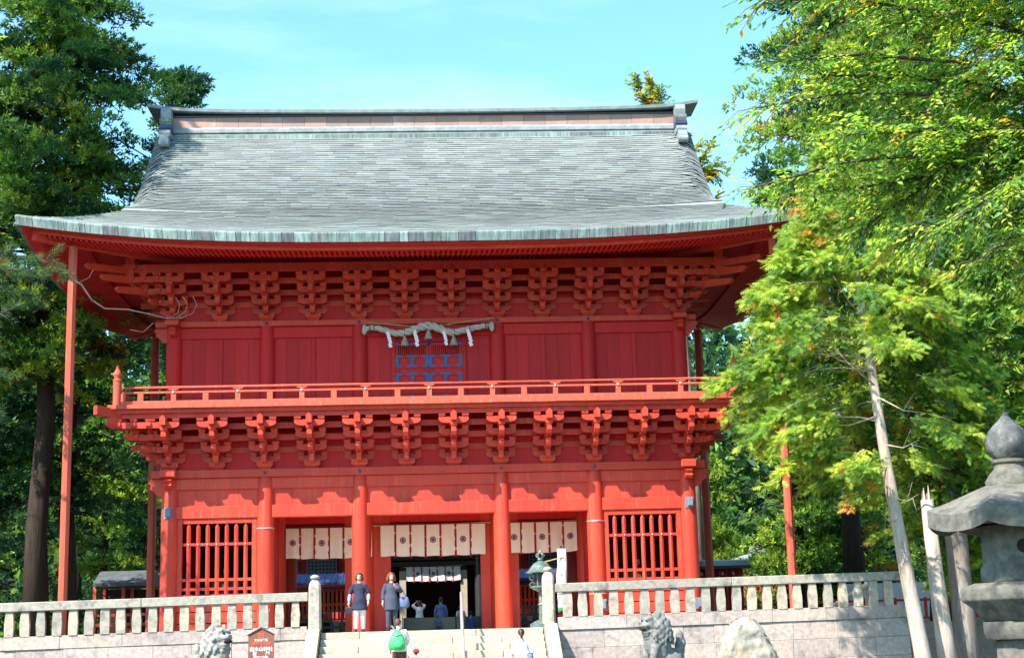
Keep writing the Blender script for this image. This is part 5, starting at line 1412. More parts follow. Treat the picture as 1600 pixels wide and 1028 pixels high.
    world(g); g.build('shoes', outfit.get('shoes', 'shoe_dark'), root, smooth=True)
    # hair
    g = G()
    g.ell(hp(0, .016, .022), (.053, .060, .060), 16, 12, HM)
    if style == 'bob':
        for s in (-1, 1):
            g.tube([hp(s*.034, -.012, .058), hp(s*.050, .004, .02), hp(s*.053, .008, -.03), hp(s*.050, .002, -.068)], [.014, .022, .025, .014], 10)
        g.ell(hp(0, .040, -.02), (.050, .034, .055), 12, 8, HM); g.ell(hp(0, -.034, .052), (.036, .018, .014), 10, 8, HM)
    elif style == 'long':
        for s in (-1, 1):
            g.tube([hp(s*.034, -.014, .058), hp(s*.052, .002, .02), hp(s*.062, .006, -.04), hp(s*.060, .004, -.085)], [.014, .024, .030, .016], 10)
        g.ell(hp(0, .045, -.035), (.058, .034, .065), 12, 8, HM); g.ell(hp(.012, -.030, .056), (.038, .018, .016), 10, 8, HM)
    elif style == 'pony':
        g.tube([hp(0, .065, .01), hp(0, .082, -.03), hp(0, .078, -.09)], [.018, .022, .010], 10)
    else:
        g.ell(hp(0, .034, -.004), (.048, .036, .045), 12, 8, HM); g.ell(hp(0, -.030, .055), (.036, .018, .014), 10, 8, HM)
    g.v = [v for v in g.v]
    finish(g, 'hair', hair, (.012 if fine else .02)*h/1.6, 2)
    if features:
        for s in (-1, 1):
            g = G(); g.ell(hp(s*.019, -.0475, .003), (.0085, .005, .0045), 8, 6, HM); world(g); g.build('eye', 'hair_dark', root)
            g = G(); g.ell(hp(s*.019, -.047, .016), (.012, .004, .0022), 8, 6, HM); world(g); g.build('eyebrow', hair, root)
        g = G(); g.ell(hp(0, -.056, -.033), (.013, .0045, .004), 8, 6, HM); world(g); g.build('lips', 'cloth_pink', root)
    return root, (lambda v: loc+h*(M @ (np.array(v)+np.array([0, 0, shift]))))

def people():
    # two women standing at the top of the steps
    person('woman in a loose black tunic and white trousers at the top of the steps', (-2.02, -4.62, FL), 1.63, R(4),
           dict(top=('cloth_navy', .37, .38, 1.22), bottom=('cloth_white', .97), cuff='cloth_skyblue', shoes='shoe_dark'),
           dict(knL=(-.058, -.045, .285), anL=(-.062, -.02, .05), anR=(.060, .035, .045), wrL=(-.178, -.04, .50), elL=(-.160, .012, .65), elR=(.160, .012, .65), wrR=(.150, -.06, .51)), 'hair_dark', 'bob', (R(-6), R(-4)), True)
    person('woman with copper hair in a charcoal tunic, one hand raised to her chest', (-1.13, -4.70, FL), 1.61, R(6),
           dict(top=('cloth_charcoal', .36, .85, 1.12), bottom=('cloth_denim' if False else 'cloth_charcoal', 1.0), shoes='shoe_dark'),
           dict(knL=(-.056, -.03, .285), anL=(-.058, .0, .05), anR=(.066, .05, .045), elR=(.160, -.02, .675), wrR=(.075, -.105, .745), wrL=(-.150, -.02, .50)), 'hair_copper', 'long', (R(14), R(4)), True)
    # shoulder bag of the second woman
    x, y, z = -.80, -4.62, 2.86; b = empty('shoulder_bag', (x, y, z)); tag(b, 'large grey-blue shoulder bag held by the copper-haired woman', 'bag')
    g = G(); g.loft([[(x+w*math.cos(a), y+d*math.sin(a), z+q) for a in np.linspace(0, 2*math.pi, 15)[:-1]] for q, w, d in ((-.13, .13, .07), (-.08, .17, .10), (.06, .16, .09), (.15, .135, .05), (.17, .12, .03))]); g.build('pouch', 'cloth_denim', b, smooth=True)
    g = G(); g.tube([(x-.10, y, z+.15), (x-.12, y-.03, z+.42), (x-.16, y-.02, z+.56), (x-.05, y+.05, z+.42), (x+.08, y, z+.16)], .013, 6); g.build('strap', 'cloth_denim', b)
    # small camera bag hanging from the first woman's hand
    x, y, z = -2.31, -4.72, 2.70; b = empty('hand_bag', (x, y, z)); tag(b, "small black bag hanging from the tunic woman's hand", 'bag')
    g = G(); g.loft([[(x+w*cx, y+d*cy, z+q) for cx, cy in ((-1, -1), (1, -1), (1, 1), (-1, 1))] for q, w, d in ((-.12, .08, .045), (-.10, .10, .06), (.06, .095, .055), (.09, .07, .04))]); g.build('pouch', 'shoe_dark', b)
    g = G(); g.tube([(x-.06, y, z+.08), (x, y, z+.20), (x+.06, y, z+.08)], .01, 6); g.build('strap', 'shoe_dark', b)
    # person with a green rucksack, bending a little forward, climbing, seen from behind
    rise, run = FL/11, .34
    k = 7; zf = FL-k*rise; yf = -5-(k-.5)*run
    person('person in a white shirt with a bright green rucksack climbing the steps', (-.86, -7.25, zf), 1.66, R(190),
           dict(top=('cloth_white', .47, .95, 1.05), bottom=('cloth_brown', 1.0), shoes='shoe_dark'),
           dict(waist=(0, -.02, .62), chest=(0, -.06, .735), neck=(0, -.10, .83), head=(0, -.135, .905), shL=(-.096, -.07, .785), shR=(.096, -.07, .785),
                elL=(-.145, -.10, .655), wrL=(-.13, -.19, .56), elR=(.145, -.06, .64), wrR=(.13, -.12, .50), knR=(.058, -.10, .30), anR=(.06, -.07, .155), anL=(-.06, .06, .05)), 'hair_brown', 'short', (R(-30), R(14)), fine=False)
    c = np.array([-.92, -7.52, zf+1.08]); b = empty('rucksack', tuple(c)); tag(b, 'bright green drawstring rucksack on the back of the climbing person', 'rucksack')
    g = G(); rr = []
    for q, w, d, sy in ((-.26, .13, .08, .0), (-.23, .20, .13, 0), (-.10, .22, .15, 0), (.06, .18, .13, .02), (.17, .13, .10, .04), (.23, .07, .06, .06), (.26, .04, .04, .07)):
        rr.append([(c[0]+w*math.copysign(abs(math.cos(a))**.6, math.cos(a))*(1+.06*math.sin(5*a+q*14)), c[1]-.06+sy+d*math.copysign(abs(math.sin(a))**.6, math.sin(a))*(1+.08*math.sin(7*a+q*20)), c[2]+q) for a in np.linspace(0, 2*math.pi, 25)[:-1]])
    g.loft(rr); g.build('sack', 'green_nylon', b, smooth=True)
    g = G(); g.ell((c[0]+.03, c[1]-.20, c[2]-.12), (.13, .05, .10)); g.build('pocket', 'green_nylon', b, smooth=True)
    g = G(); g.tube([(c[0]-.13, c[1]-.13, c[2]+.14), (c[0], c[1]-.17, c[2]+.10), (c[0]+.13, c[1]-.13, c[2]+.14)], .012, 6); g.tube([(c[0], c[1]-.17, c[2]+.10), (c[0]+.02, c[1]-.19, c[2]-.04)], .010, 6); g.build('drawcord', 'grey_strap', b)
    for s in (-1, 1):
        g = G(); g.tube([(c[0]+s*.05, c[1]+.03, c[2]+.24), (c[0]+s*.13, c[1]+.14, c[2]+.36), (c[0]+s*.15, c[1]+.26, c[2]+.35)], .022, 6); g.build('strap', 'grey_strap', b)
    # child in a red cap
    k = 8; zf = FL-8*rise
    _, W = person('child in a red cap and teal striped shirt beside the rucksack person', (-.43, -7.6, zf), 1.02, R(160),
           dict(top=('stripe_teal', .47, .8, 1.08), bottom=('cloth_denim', 1.0), shoes='shoe_dark'),
           dict(head=(0, -.008, .915), elL=(-.17, -.02, .70), wrL=(-.26, -.05, .79), elR=(.17, -.04, .70), wrR=(.24, -.10, .80)), 'hair_dark', 'short', fine=False)
    t = W((0, -.008, .965)); c = empty('red_cap', tuple(t)); tag(c, 'red baseball cap on the child climbing the steps', 'cap')
    g = G(); g.lathe([(.082, -.04), (.086, -.02), (.076, .02), (.05, .045), (.01, .055)], tuple(t), 18); g.build('crown', 'cap_red', c, smooth=True)
    g = G(); f = rotz(R(160)) @ np.array([0, -1, 0]); sd = np.array([-f[1], f[0], 0]); P = [t+sd*u*.07+np.array([0, 0, -.035]) for u in np.linspace(-1, 1, 7)]; Q = [t+sd*u*.06+f*(.15-.03*u*u)+np.array([0, 0, -.05]) for u in np.linspace(-1, 1, 7)]
    g.grid([P, Q]); g.grid([[q-np.array([0, 0, .008]) for q in P], [q-np.array([0, 0, .008]) for q in Q]]); g.build('peak', 'cap_red', c)
    # woman in white on the right of the steps
    zf = FL-9*rise
    person('woman in a white shirt climbing the right of the steps, hair tied back', (2.28, -8.0, zf), 1.66, R(176),
           dict(top=('cloth_white', .46, .45, 1.1), bottom=('cloth_cream', 1.0), shoes='shoe_dark'),
           dict(elL=(-.15, .02, .65), wrL=(-.165, .0, .50), knR=(.058, -.09, .30), anR=(.06, -.06, .16)), 'hair_dark', 'pony', (R(0), R(6)), fine=False)
    x, y, z = 2.50, -8.12, zf+.86; b = empty('tote_bag', (x, y, z)); tag(b, 'blue patterned tote bag at the side of the woman in white', 'bag')
    g = G(); g.loft([[(x+w*math.cos(a), y+d*math.sin(a), z+q) for a in np.linspace(0, 2*math.pi, 13)[:-1]] for q, w, d in ((-.22, .07, .10), (-.18, .085, .14), (.08, .07, .13), (.16, .045, .10))]); g.build('pouch', 'cloth_denim', b, smooth=True)
    g = G(); g.tube([(x-.02, y-.08, z+.14), (x-.10, y, z+.44), (x-.02, y+.08, z+.14)], .012, 6); g.build('strap', 'cloth_denim', b)
    # people in the court behind
    person('man in a blue jacket standing with his back turned before the inner gate', (.32, 21, FL), 1.74, R(180), dict(top=('cloth_suit', .45, .95, 1.05), bottom=('cloth_suit', 1.0)), None, 'hair_dark', 'short', fine=False)
    person('woman in white raising both arms to photograph the inner gate', (-.62, 21, FL), 1.62, R(200), dict(top=('cloth_white', .44, .5, 1.05), bottom=('cloth_pink', 1.0)),
           dict(elL=(-.17, -.06, .86), wrL=(-.05, -.13, .955), elR=(.17, -.06, .86), wrR=(.05, -.13, .955)), 'hair_brown', 'bob', fine=False)
    person('person in pale clothes half hidden at the right post of the inner gate', (1.22, 23.0, FL), 1.45, R(200), dict(top=('cloth_cream', .42, .8, 1.1), bottom=('cloth_cream', 1.0)), None, 'hair_brown', 'bob', fine=False)
    crouch = dict(pel=(0, .05, .20), waist=(0, .03, .30), chest=(0, -.02, .42), neck=(0, -.05, .52), head=(0, -.075, .60), shL=(-.105, -.03, .49), shR=(.105, -.03, .49), elL=(-.15, -.13, .37), wrL=(-.09, -.22, .36), elR=(.15, -.13, .37), wrR=(.09, -.22, .36),
                  hpL=(-.055, .03, .18), hpR=(.055, .03, .18), knL=(-.085, -.17, .27), knR=(.085, -.17, .27), anL=(-.075, -.03, .045), anR=(.075, -.03, .045))
    person('person crouching in a light blue top just inside the doorway', (.14, 9.5, FL), 1.05, R(30), dict(top=('cloth_skyblue', .17, .7, 1.05), bottom=('cloth_denim', 1.0)), crouch, 'hair_dark', 'short', fine=False)
    person('person in a royal blue shirt crouching right of the doorway centre', (1.36, 9.4, FL), 1.22, R(165), dict(top=('cloth_blue', .17, .7, 1.12), bottom=('cloth_navy', 1.0)), crouch, 'hair_dark', 'short', fine=False)
people()
# ------------------------------------------------------------------ trees
def leaf_mesh(name, C, A, Nn, L, W, col, tv, tf, material, origin):
    """many copies of a small template: C centres, A axes, Nn normals, L length, W width, col colours (all per copy)"""
    A = A/(np.linalg.norm(A, axis=1, keepdims=True)+1e-9)
    S = np.cross(Nn, A); S /= (np.linalg.norm(S, axis=1, keepdims=True)+1e-9); Nn = np.cross(A, S)
    tv = np.asarray(tv, float); k = len(tv); n = len(C)
    V = C[:, None, :] + L[:, None, None]*tv[None, :, 0, None]*A[:, None, :] + W[:, None, None]*tv[None, :, 1, None]*S[:, None, :] + L[:, None, None]*tv[None, :, 2, None]*Nn[:, None, :]
    V = (V.reshape(-1, 3)-np.asarray(origin)).astype(np.float32)
    tf = np.asarray(tf, np.int32); q = tf.shape[1]; m = len(tf)
    F = (tf[None]+(np.arange(n, dtype=np.int32)*k)[:, None, None]).reshape(-1)
    me = bpy.data.meshes.new(name); me.vertices.add(n*k); me.vertices.foreach_set('co', V.ravel())
    me.loops.add(n*m*q); me.loops.foreach_set('vertex_index', F)
    me.polygons.add(n*m); me.polygons.foreach_set('loop_start', np.arange(0, n*m*q, q, dtype=np.int32))
    me.update(calc_edges=True)
    at = me.attributes.new('Col', 'FLOAT_COLOR', 'FACE')
    cc = np.concatenate([np.repeat(col, m, axis=0), np.ones((n*m, 1))], axis=1).astype(np.float32)
    at.data.foreach_set('color', cc.ravel()); me.materials.append(MATS[material]); return me
def kite(p, d, w, up=0.0):
    """flat kite in template space from p along d (2D or 3D), half width w -> 4 points"""
    p = np.array(p, float); d = np.array(d, float); s = np.array([-d[1], d[0], 0.0]); nn = np.linalg.norm(s)
    s = s/nn*w if nn > 1e-6 else np.array([0, w, 0])
    return [p+d*.12+s, p+d, p+d*.12-s]
def T_fan():
    V = []
    V += kite((0, 0, 0), (1, 0, -.06), .045)
    for i in range(4):
        x = .14+.19*i; L = .46-.07*i
        for sg in (-1, 1):
            a = R(46-3*i)*sg; d = np.array([math.cos(a)*L, math.sin(a)*L, -.12*L]); V += kite(np.array([x, 0, 0]), d, .045)
    return np.array(V), np.arange(len(V)).reshape(-1, 3)
def T_tuft(n=14, seed=0, spread=.75, w=.055, whorl=3):
    rd = random.Random(seed); V = []
    for i in range(n):
        u = (i//whorl)/(n/whorl); th = rd.uniform(0, 6.28); op = spread*(1-.45*u)
        d = np.array([math.cos(op), math.sin(op)*math.cos(th), math.sin(op)*math.sin(th)])*(.62-.12*u)
        p = np.array([.5*u, 0, 0]); s = np.cross(d, np.array([rd.uniform(-1, 1), rd.uniform(-1, 1), rd.uniform(-1, 1)])); s = s/(np.linalg.norm(s)+1e-9)*w
        V += [p+d*.2+s, p+d, p+d*.2-s]
    return np.array(V), np.arange(len(V)).reshape(-1, 3)
def T_leaf():
    V = [(0, 0, 0), (.32, .5, .06), (.32, 0, 0), (.32, -.5, .06), (.7, .36, .05), (.7, 0, -.02), (.7, -.36, .05), (1.0, 0, -.08)]
    F = [(0, 2, 1, 1), (0, 3, 2, 2), (1, 2, 5, 4), (2, 3, 6, 5), (4, 5, 7, 7), (5, 6, 7, 7)]
    return np.array(V), None
TFAN = T_fan(); TTUFT = T_tuft(7, 1, .95, .12); TTUFT2 = T_tuft(6, 2, .85, .14); TNEEDLE = T_tuft(30, 3, 1.0, .014, 6)
TBROAD = (np.array([(0, 0, 0), (.42, .5, .07), (1, 0, -.10), (.42, 0, -.02), (.42, -.5, .07)]), np.array([(0, 3, 2, 1), (0, 4, 2, 3)]))
def unit(v): return v/(np.linalg.norm(v, axis=-1, keepdims=True)+1e-9)
def palette(n, cols, wts, rg, jit=.18):
    idx = rg.choice(len(cols), n, p=np.array(wts)/sum(wts)); c = np.array(cols)[idx]
    return np.clip(c*(1+rg.normal(0, jit, (n, 1))), .004, .9)

def tree_root(name, label, base, cat='tree', group=None):
    t = empty(name, base); tag(t, label, cat, group); return t
def trunk_of(t, pts, rad, m, n=12):
    g = G(); g.tube(pts, rad, n); return g.build('trunk', m, t, smooth=True)

def conifer(name, label, base, height, cb, rad, seed, cols, wts, nb=60, lumps=4, tufts=26, size=.34, tr=.35, bark='bark_cedar', lump_r=.62, temp=None, droop=.15, lean=(0, 0), mask=None, group=None, top_pow=.75, leafm='leaf_conifer'):
    """tall conifer: limbs in whorls, each carrying dense uneven lumps of upturned sprigs"""
    rg = np.random.default_rng(seed); temp = temp or TTUFT; base = np.array(base, float)
    t = tree_root(name, label, tuple(base), group=group)
    hs = np.linspace(0, height, 9); P = [base+np.array([lean[0]*h/height+.10*math.sin(h*.7+seed), lean[1]*h/height+.08*math.cos(h*.6+seed), h]) for h in hs]
    P[0] = base.copy()
    trunk_of(t, P, [tr*(1.25 if i == 0 else 1)*(1-.92*h/height)+.03 for i, h in enumerate(hs)], bark)
    LB = G(); C = []; A = []; lc = []
    for i in range(nb):
        f = (i+rg.uniform(0, 1))/nb; h = cb+(height-cb)*f; a = rg.uniform(0, 2*math.pi)
        r = rad*((1-f)**top_pow)*rg.uniform(.62, 1.12)*(min(1, .55+2.2*f)); r = max(r, .5)
        o = np.array([np.interp(h, hs, [p[0] for p in P]), np.interp(h, hs, [p[1] for p in P]), base[2]+h])
        d = np.array([math.cos(a), math.sin(a), 0]); tip = o+d*r+np.array([0, 0, -droop*r+.12*r*rg.uniform(-1, 1)])
        mid = o+d*r*.5+np.array([0, 0, .08*r])
        LB.tube([o, mid, tip], [.05+.02*r, .035, .012], 5, cap=False)
        for k in range(lumps):
            u = .16+.84*(k+rg.uniform(.2, .9))/lumps; q = o*(1-u)**2+2*mid*u*(1-u)+tip*u*u
            q = q+rg.normal(0, .16*min(r, 3)*.5+.1, 3)*np.array([1, 1, .55]); lr = lump_r*rg.uniform(.6, 1.25)
            if mask is not None and not mask(q): continue
            away = d[0]*.0+d[1]
            if away > .15 and rg.random() < .82: continue
            n = max(6, int(tufts*lr/lump_r*rg.uniform(.7, 1.2))); dv = unit(rg.normal(0, 1, (n, 3)))*np.array([1, 1, .7]); dv[:, 2] = np.abs(dv[:, 2])*.95-.25*rg.random(n)
            rr = lr*rg.uniform(.55, 1.05, (n, 1)); C.append(q+dv*rr); A.append(unit(dv+d*.45+np.array([0, 0, .30])))
            lc.append(np.repeat(palette(1, cols, wts, rg, .12), n, axis=0))
    C = np.concatenate(C); A = np.concatenate(A); n = len(C); lc = np.concatenate(lc)
    lc = np.clip(lc*(1+rg.normal(0, .22, (n, 1))), .004, .9)
    me = leaf_mesh('crown', C, A, unit(rg.normal(0, 1, (n, 3))), size*rg.uniform(.7, 1.3, n), size*rg.uniform(.7, 1.3, n), lc, temp[0], temp[1], leafm, base)
    put('crown', me, t, base); LB.build('limbs', bark, t, smooth=True)['kind'] = 'stuff'
    return t

DK, MD, LT, YL, OR_ = (.022, .062, .030), (.048, .118, .032), (.115, .215, .034), (.235, .315, .040), (.34, .14, .03)
def forest():
    G1 = 'cedars around the gate'
    # big cedar beside the left end of the roof
    conifer('cedar_tree', 'huge cedar towering beside the left end of the gate roof', (-13.5, 6.0, FL), 31, 9.0, 5.4, 21, [DK, MD, LT, YL, OR_], [2.2, 3.8, 4.6, 2.2, .2], nb=200, lumps=6, tufts=36, size=.37, tr=.38, lump_r=.70, top_pow=.45, group=G1, droop=.2)
    conifer('cedar_tree', 'second tall cedar at the far left edge, close beside the big one', (-16.6, -3.0, FL), 31, 5.5, 4.9, 22, [DK, MD, LT, YL, OR_], [2, 3.6, 4.8, 2.8, .3], nb=150, lumps=6, tufts=30, size=.36, tr=.42, lump_r=.68, top_pow=.5, group=G1, droop=.22)
    conifer('cedar_tree', 'dark cedar low at the far left edge behind the stone railing', (-17.5, 12.0, FL), 21, 1.8, 4.4, 23, [DK, MD, LT], [5, 4, 1.6], nb=85, lumps=5, tufts=26, size=.40, tr=.36, lump_r=.8, top_pow=.6, group=G1)
    conifer('young_conifer', 'bright yellow-green young conifer left of the gate, behind the red prop', (-14.6, 22.0, FL), 11.8, 2.6, 2.9, 24, [MD, LT, YL], [1, 3, 3], nb=55, lumps=5, tufts=24, size=.36, tr=.16, lump_r=.6, group='young conifers')
    conifer('cedar_tree', 'dark cedar with a bare trunk behind the left red prop', (-17.0, 27.0, FL), 25, 9.5, 3.6, 25, [DK, MD, LT], [5, 3, 1], nb=60, lumps=5, tufts=20, size=.45, tr=.30, lump_r=.85, group=G1, temp=TTUFT2)
    conifer('cedar_tree', 'dark cedar standing just left of the rear red prop', (-12.6, 33.0, FL), 24, 7.5, 3.6, 26, [DK, MD, LT], [5, 3, 1.2], nb=60, lumps=5, tufts=20, size=.46, tr=.30, lump_r=.9, group=G1, temp=TTUFT2)
    conifer('cedar_tree', 'shaded cedar far back at the left edge of the wood', (-22.5, 30.0, FL), 26, 4.0, 4.4, 27, [DK, MD, LT], [5, 3, 1], nb=70, lumps=5, tufts=20, size=.48, tr=.34, lump_r=.95, group=G1, temp=TTUFT2)
    conifer('cedar_tree', 'dark tree whose top shows over the left end of the ridge', (-11.0, 19.0, FL), 25.2, 16, 1.9, 28, [DK, MD, (.03, .07, .03)], [4, 3, 2], nb=44, lumps=5, tufts=24, size=.42, tr=.30, lump_r=.7, group=G1, top_pow=.55)
    conifer('cedar_tree', 'dark low-branched cedar between the left trunks', (-20.5, 19.0, FL), 22, 1.5, 4.2, 41, [DK, MD, LT], [5, 4, 1.2], nb=80, lumps=5, tufts=20, size=.48, tr=.3, lump_r=.95, group=G1, temp=TTUFT2)
    conifer('cedar_tree', 'dim low-branched cedar behind the bright young conifer on the left', (-15.4, 37.0, FL), 22, 1.5, 4.2, 42, [DK, MD, LT], [5, 4, 1.0], nb=80, lumps=5, tufts=20, size=.5, tr=.3, lump_r=1.0, group=G1, temp=TTUFT2)
    conifer('cedar_tree', 'dark cedar filling the gap left of the big cedar trunk', (-20.5, 8.0, FL), 24, 1.5, 4.4, 43, [DK, MD, LT], [4, 4, 2], nb=90, lumps=5, tufts=20, size=.48, tr=.3, lump_r=.95, group=G1, temp=TTUFT2)
    conifer('cedar_tree', 'dim cedar whose boughs show between the big cedar trunk and the gate', (-14.2, 13.5, FL), 20, 4.5, 3.4, 44, [DK, MD, LT], [5, 4, 1.2], nb=70, lumps=5, tufts=20, size=.46, tr=.28, lump_r=.9, group=G1, temp=TTUFT2)
    # right-hand side
    cw = [.8, 2.4, 4.2, 5.5, .9]; cc = [DK, MD, LT, YL, OR_]
    conifer('cedar_tree', 'broad sunlit conifer filling the upper right behind the leafy boughs', (17.2, 3.5, FL-.02), 29, 5.0, 6.0, 31, cc, cw, nb=190, lumps=6, tufts=32, size=.39, tr=.48, lump_r=.8, top_pow=.40, group=G1, droop=.2)
    conifer('cedar_tree', 'tall yellow-green conifer at the right edge, behind the stone lantern', (22.5, 0.5, 0), 26, 3.0, 5.0, 32, cc, cw, nb=95, lumps=6, tufts=28, size=.44, tr=.42, lump_r=.8, top_pow=.5, group=G1, droop=.2)
    conifer('cedar_tree', 'tall conifer rising behind the right corner of the roof', (17.0, 14.0, FL), 31, 9.0, 4.9, 40, cc, cw, nb=110, lumps=6, tufts=26, size=.46, tr=.40, lump_r=.85, top_pow=.42, group=G1, droop=.2)
    conifer('cedar_tree', 'green conifer behind the right rear prop of the gate', (16.2, 20.0, FL), 16.5, 2.2, 3.8, 33, [MD, LT, YL], [2.4, 4, 2.6], nb=75, lumps=5, tufts=24, size=.42, tr=.30, lump_r=.8, group=G1)
    conifer('young_conifer', 'bright green young conifer above the small gabled shrine', (14.2, 33.0, FL), 9.0, 1.5, 3.2, 34, [MD, LT, YL], [1, 4, 2.4], nb=55, lumps=5, tufts=22, size=.42, tr=.15, lump_r=.75, group='young conifers', temp=TTUFT2)
    conifer('young_conifer', 'rounded green young conifer between the right red prop and the leaning tree', (18.2, 22.0, FL), 9.5, 1.0, 3.6, 35, [MD, LT, YL, OR_], [2, 4, 1.6, .3], nb=60, lumps=5, tufts=24, size=.40, tr=.16, lump_r=.75, group='young conifers')
    conifer('young_conifer', 'bushy young conifer low behind the stone railing at the right', (22.0, 12.0, FL), 10.5, .8, 3.4, 36, [MD, LT, YL], [3, 4, 1], nb=60, lumps=5, tufts=24, size=.40, tr=.16, lump_r=.75, group='young conifers')
    conifer('cedar_tree', 'dark cedar deep in the wood right of the gate', (19.5, 34.0, FL), 26, 4.0, 4.4, 37, [DK, MD, LT], [5, 3, 1.4], nb=70, lumps=5, tufts=20, size=.48, tr=.34, lump_r=.95, group=G1, temp=TTUFT2)
    conifer('cedar_tree', 'dark cedar deep in the wood at the far right', (27.0, 24.0, FL), 26, 3.0, 4.6, 38, [DK, MD, LT, YL], [4, 3, 2, 1], nb=75, lumps=5, tufts=20, size=.48, tr=.34, lump_r=.95, group=G1, temp=TTUFT2)
    # wood on the slope behind, one mass
    rg = np.random.default_rng(77); n = 19000
    x = rg.choice([-1, 1], n)*rg.uniform(10, 70, n); y = rg.uniform(50, 95, n); hgt = 17+5*np.sin(x*.35+1.3*np.sin(y*.2))+rg.normal(0, 2.0, n)
    g0 = FL-.3+np.maximum(0, y-50)*.19; z = g0+np.abs(hgt)*rg.random(n)**.6
    keep = np.abs(x) > 0; C = np.stack([x, y, z], 1)[keep]; n = len(C)
    me = leaf_mesh('far_wood', C, unit(rg.normal(0, 1, (n, 3))+np.array([0, -.4, .6])), unit(rg.normal(0, 1, (n, 3))), rg.uniform(1.2, 2.4, n), rg.uniform(1.2, 2.4, n), palette(n, [DK, MD, LT], [5, 4, 1.2], rg, .3), TTUFT2[0], TTUFT2[1], 'leaf_conifer', (0, 50, FL))
    tag(put('far_wood', me, None, (0, 50, FL)), 'dark far-off wood on the slope behind the shrine', 'wood', kind='stuff')
    # undergrowth along the edges of the terrace
    for nm, lab, xr, yr, zb, sd, pal in (('undergrowth', 'dark undergrowth under the trees left of the gate', (-24, -11.5), (24, 40), FL, 5, [DK, MD, LT]), ('undergrowth', 'green undergrowth under the trees right of the gate', (13, 28), (20, 40), FL, 6, [DK, MD, LT, YL])):
        rg = np.random.default_rng(sd); n = 5000; C = np.stack([rg.uniform(*xr, n), rg.uniform(*yr, n), zb+np.abs(rg.normal(0, 1.1, n))], 1)
        me = leaf_mesh(nm, C, unit(rg.normal(0, 1, (n, 3))+np.array([0, -.3, .8])), unit(rg.normal(0, 1, (n, 3))), rg.uniform(.4, .8, n), rg.uniform(.4, .8, n), palette(n, pal, [4, 4, 2, 1][:len(pal)], rg, .3), TTUFT2[0], TTUFT2[1], 'leaf_conifer', (0, 0, 0))
        tag(put(nm, me), lab, 'undergrowth', kind='stuff')
forest()

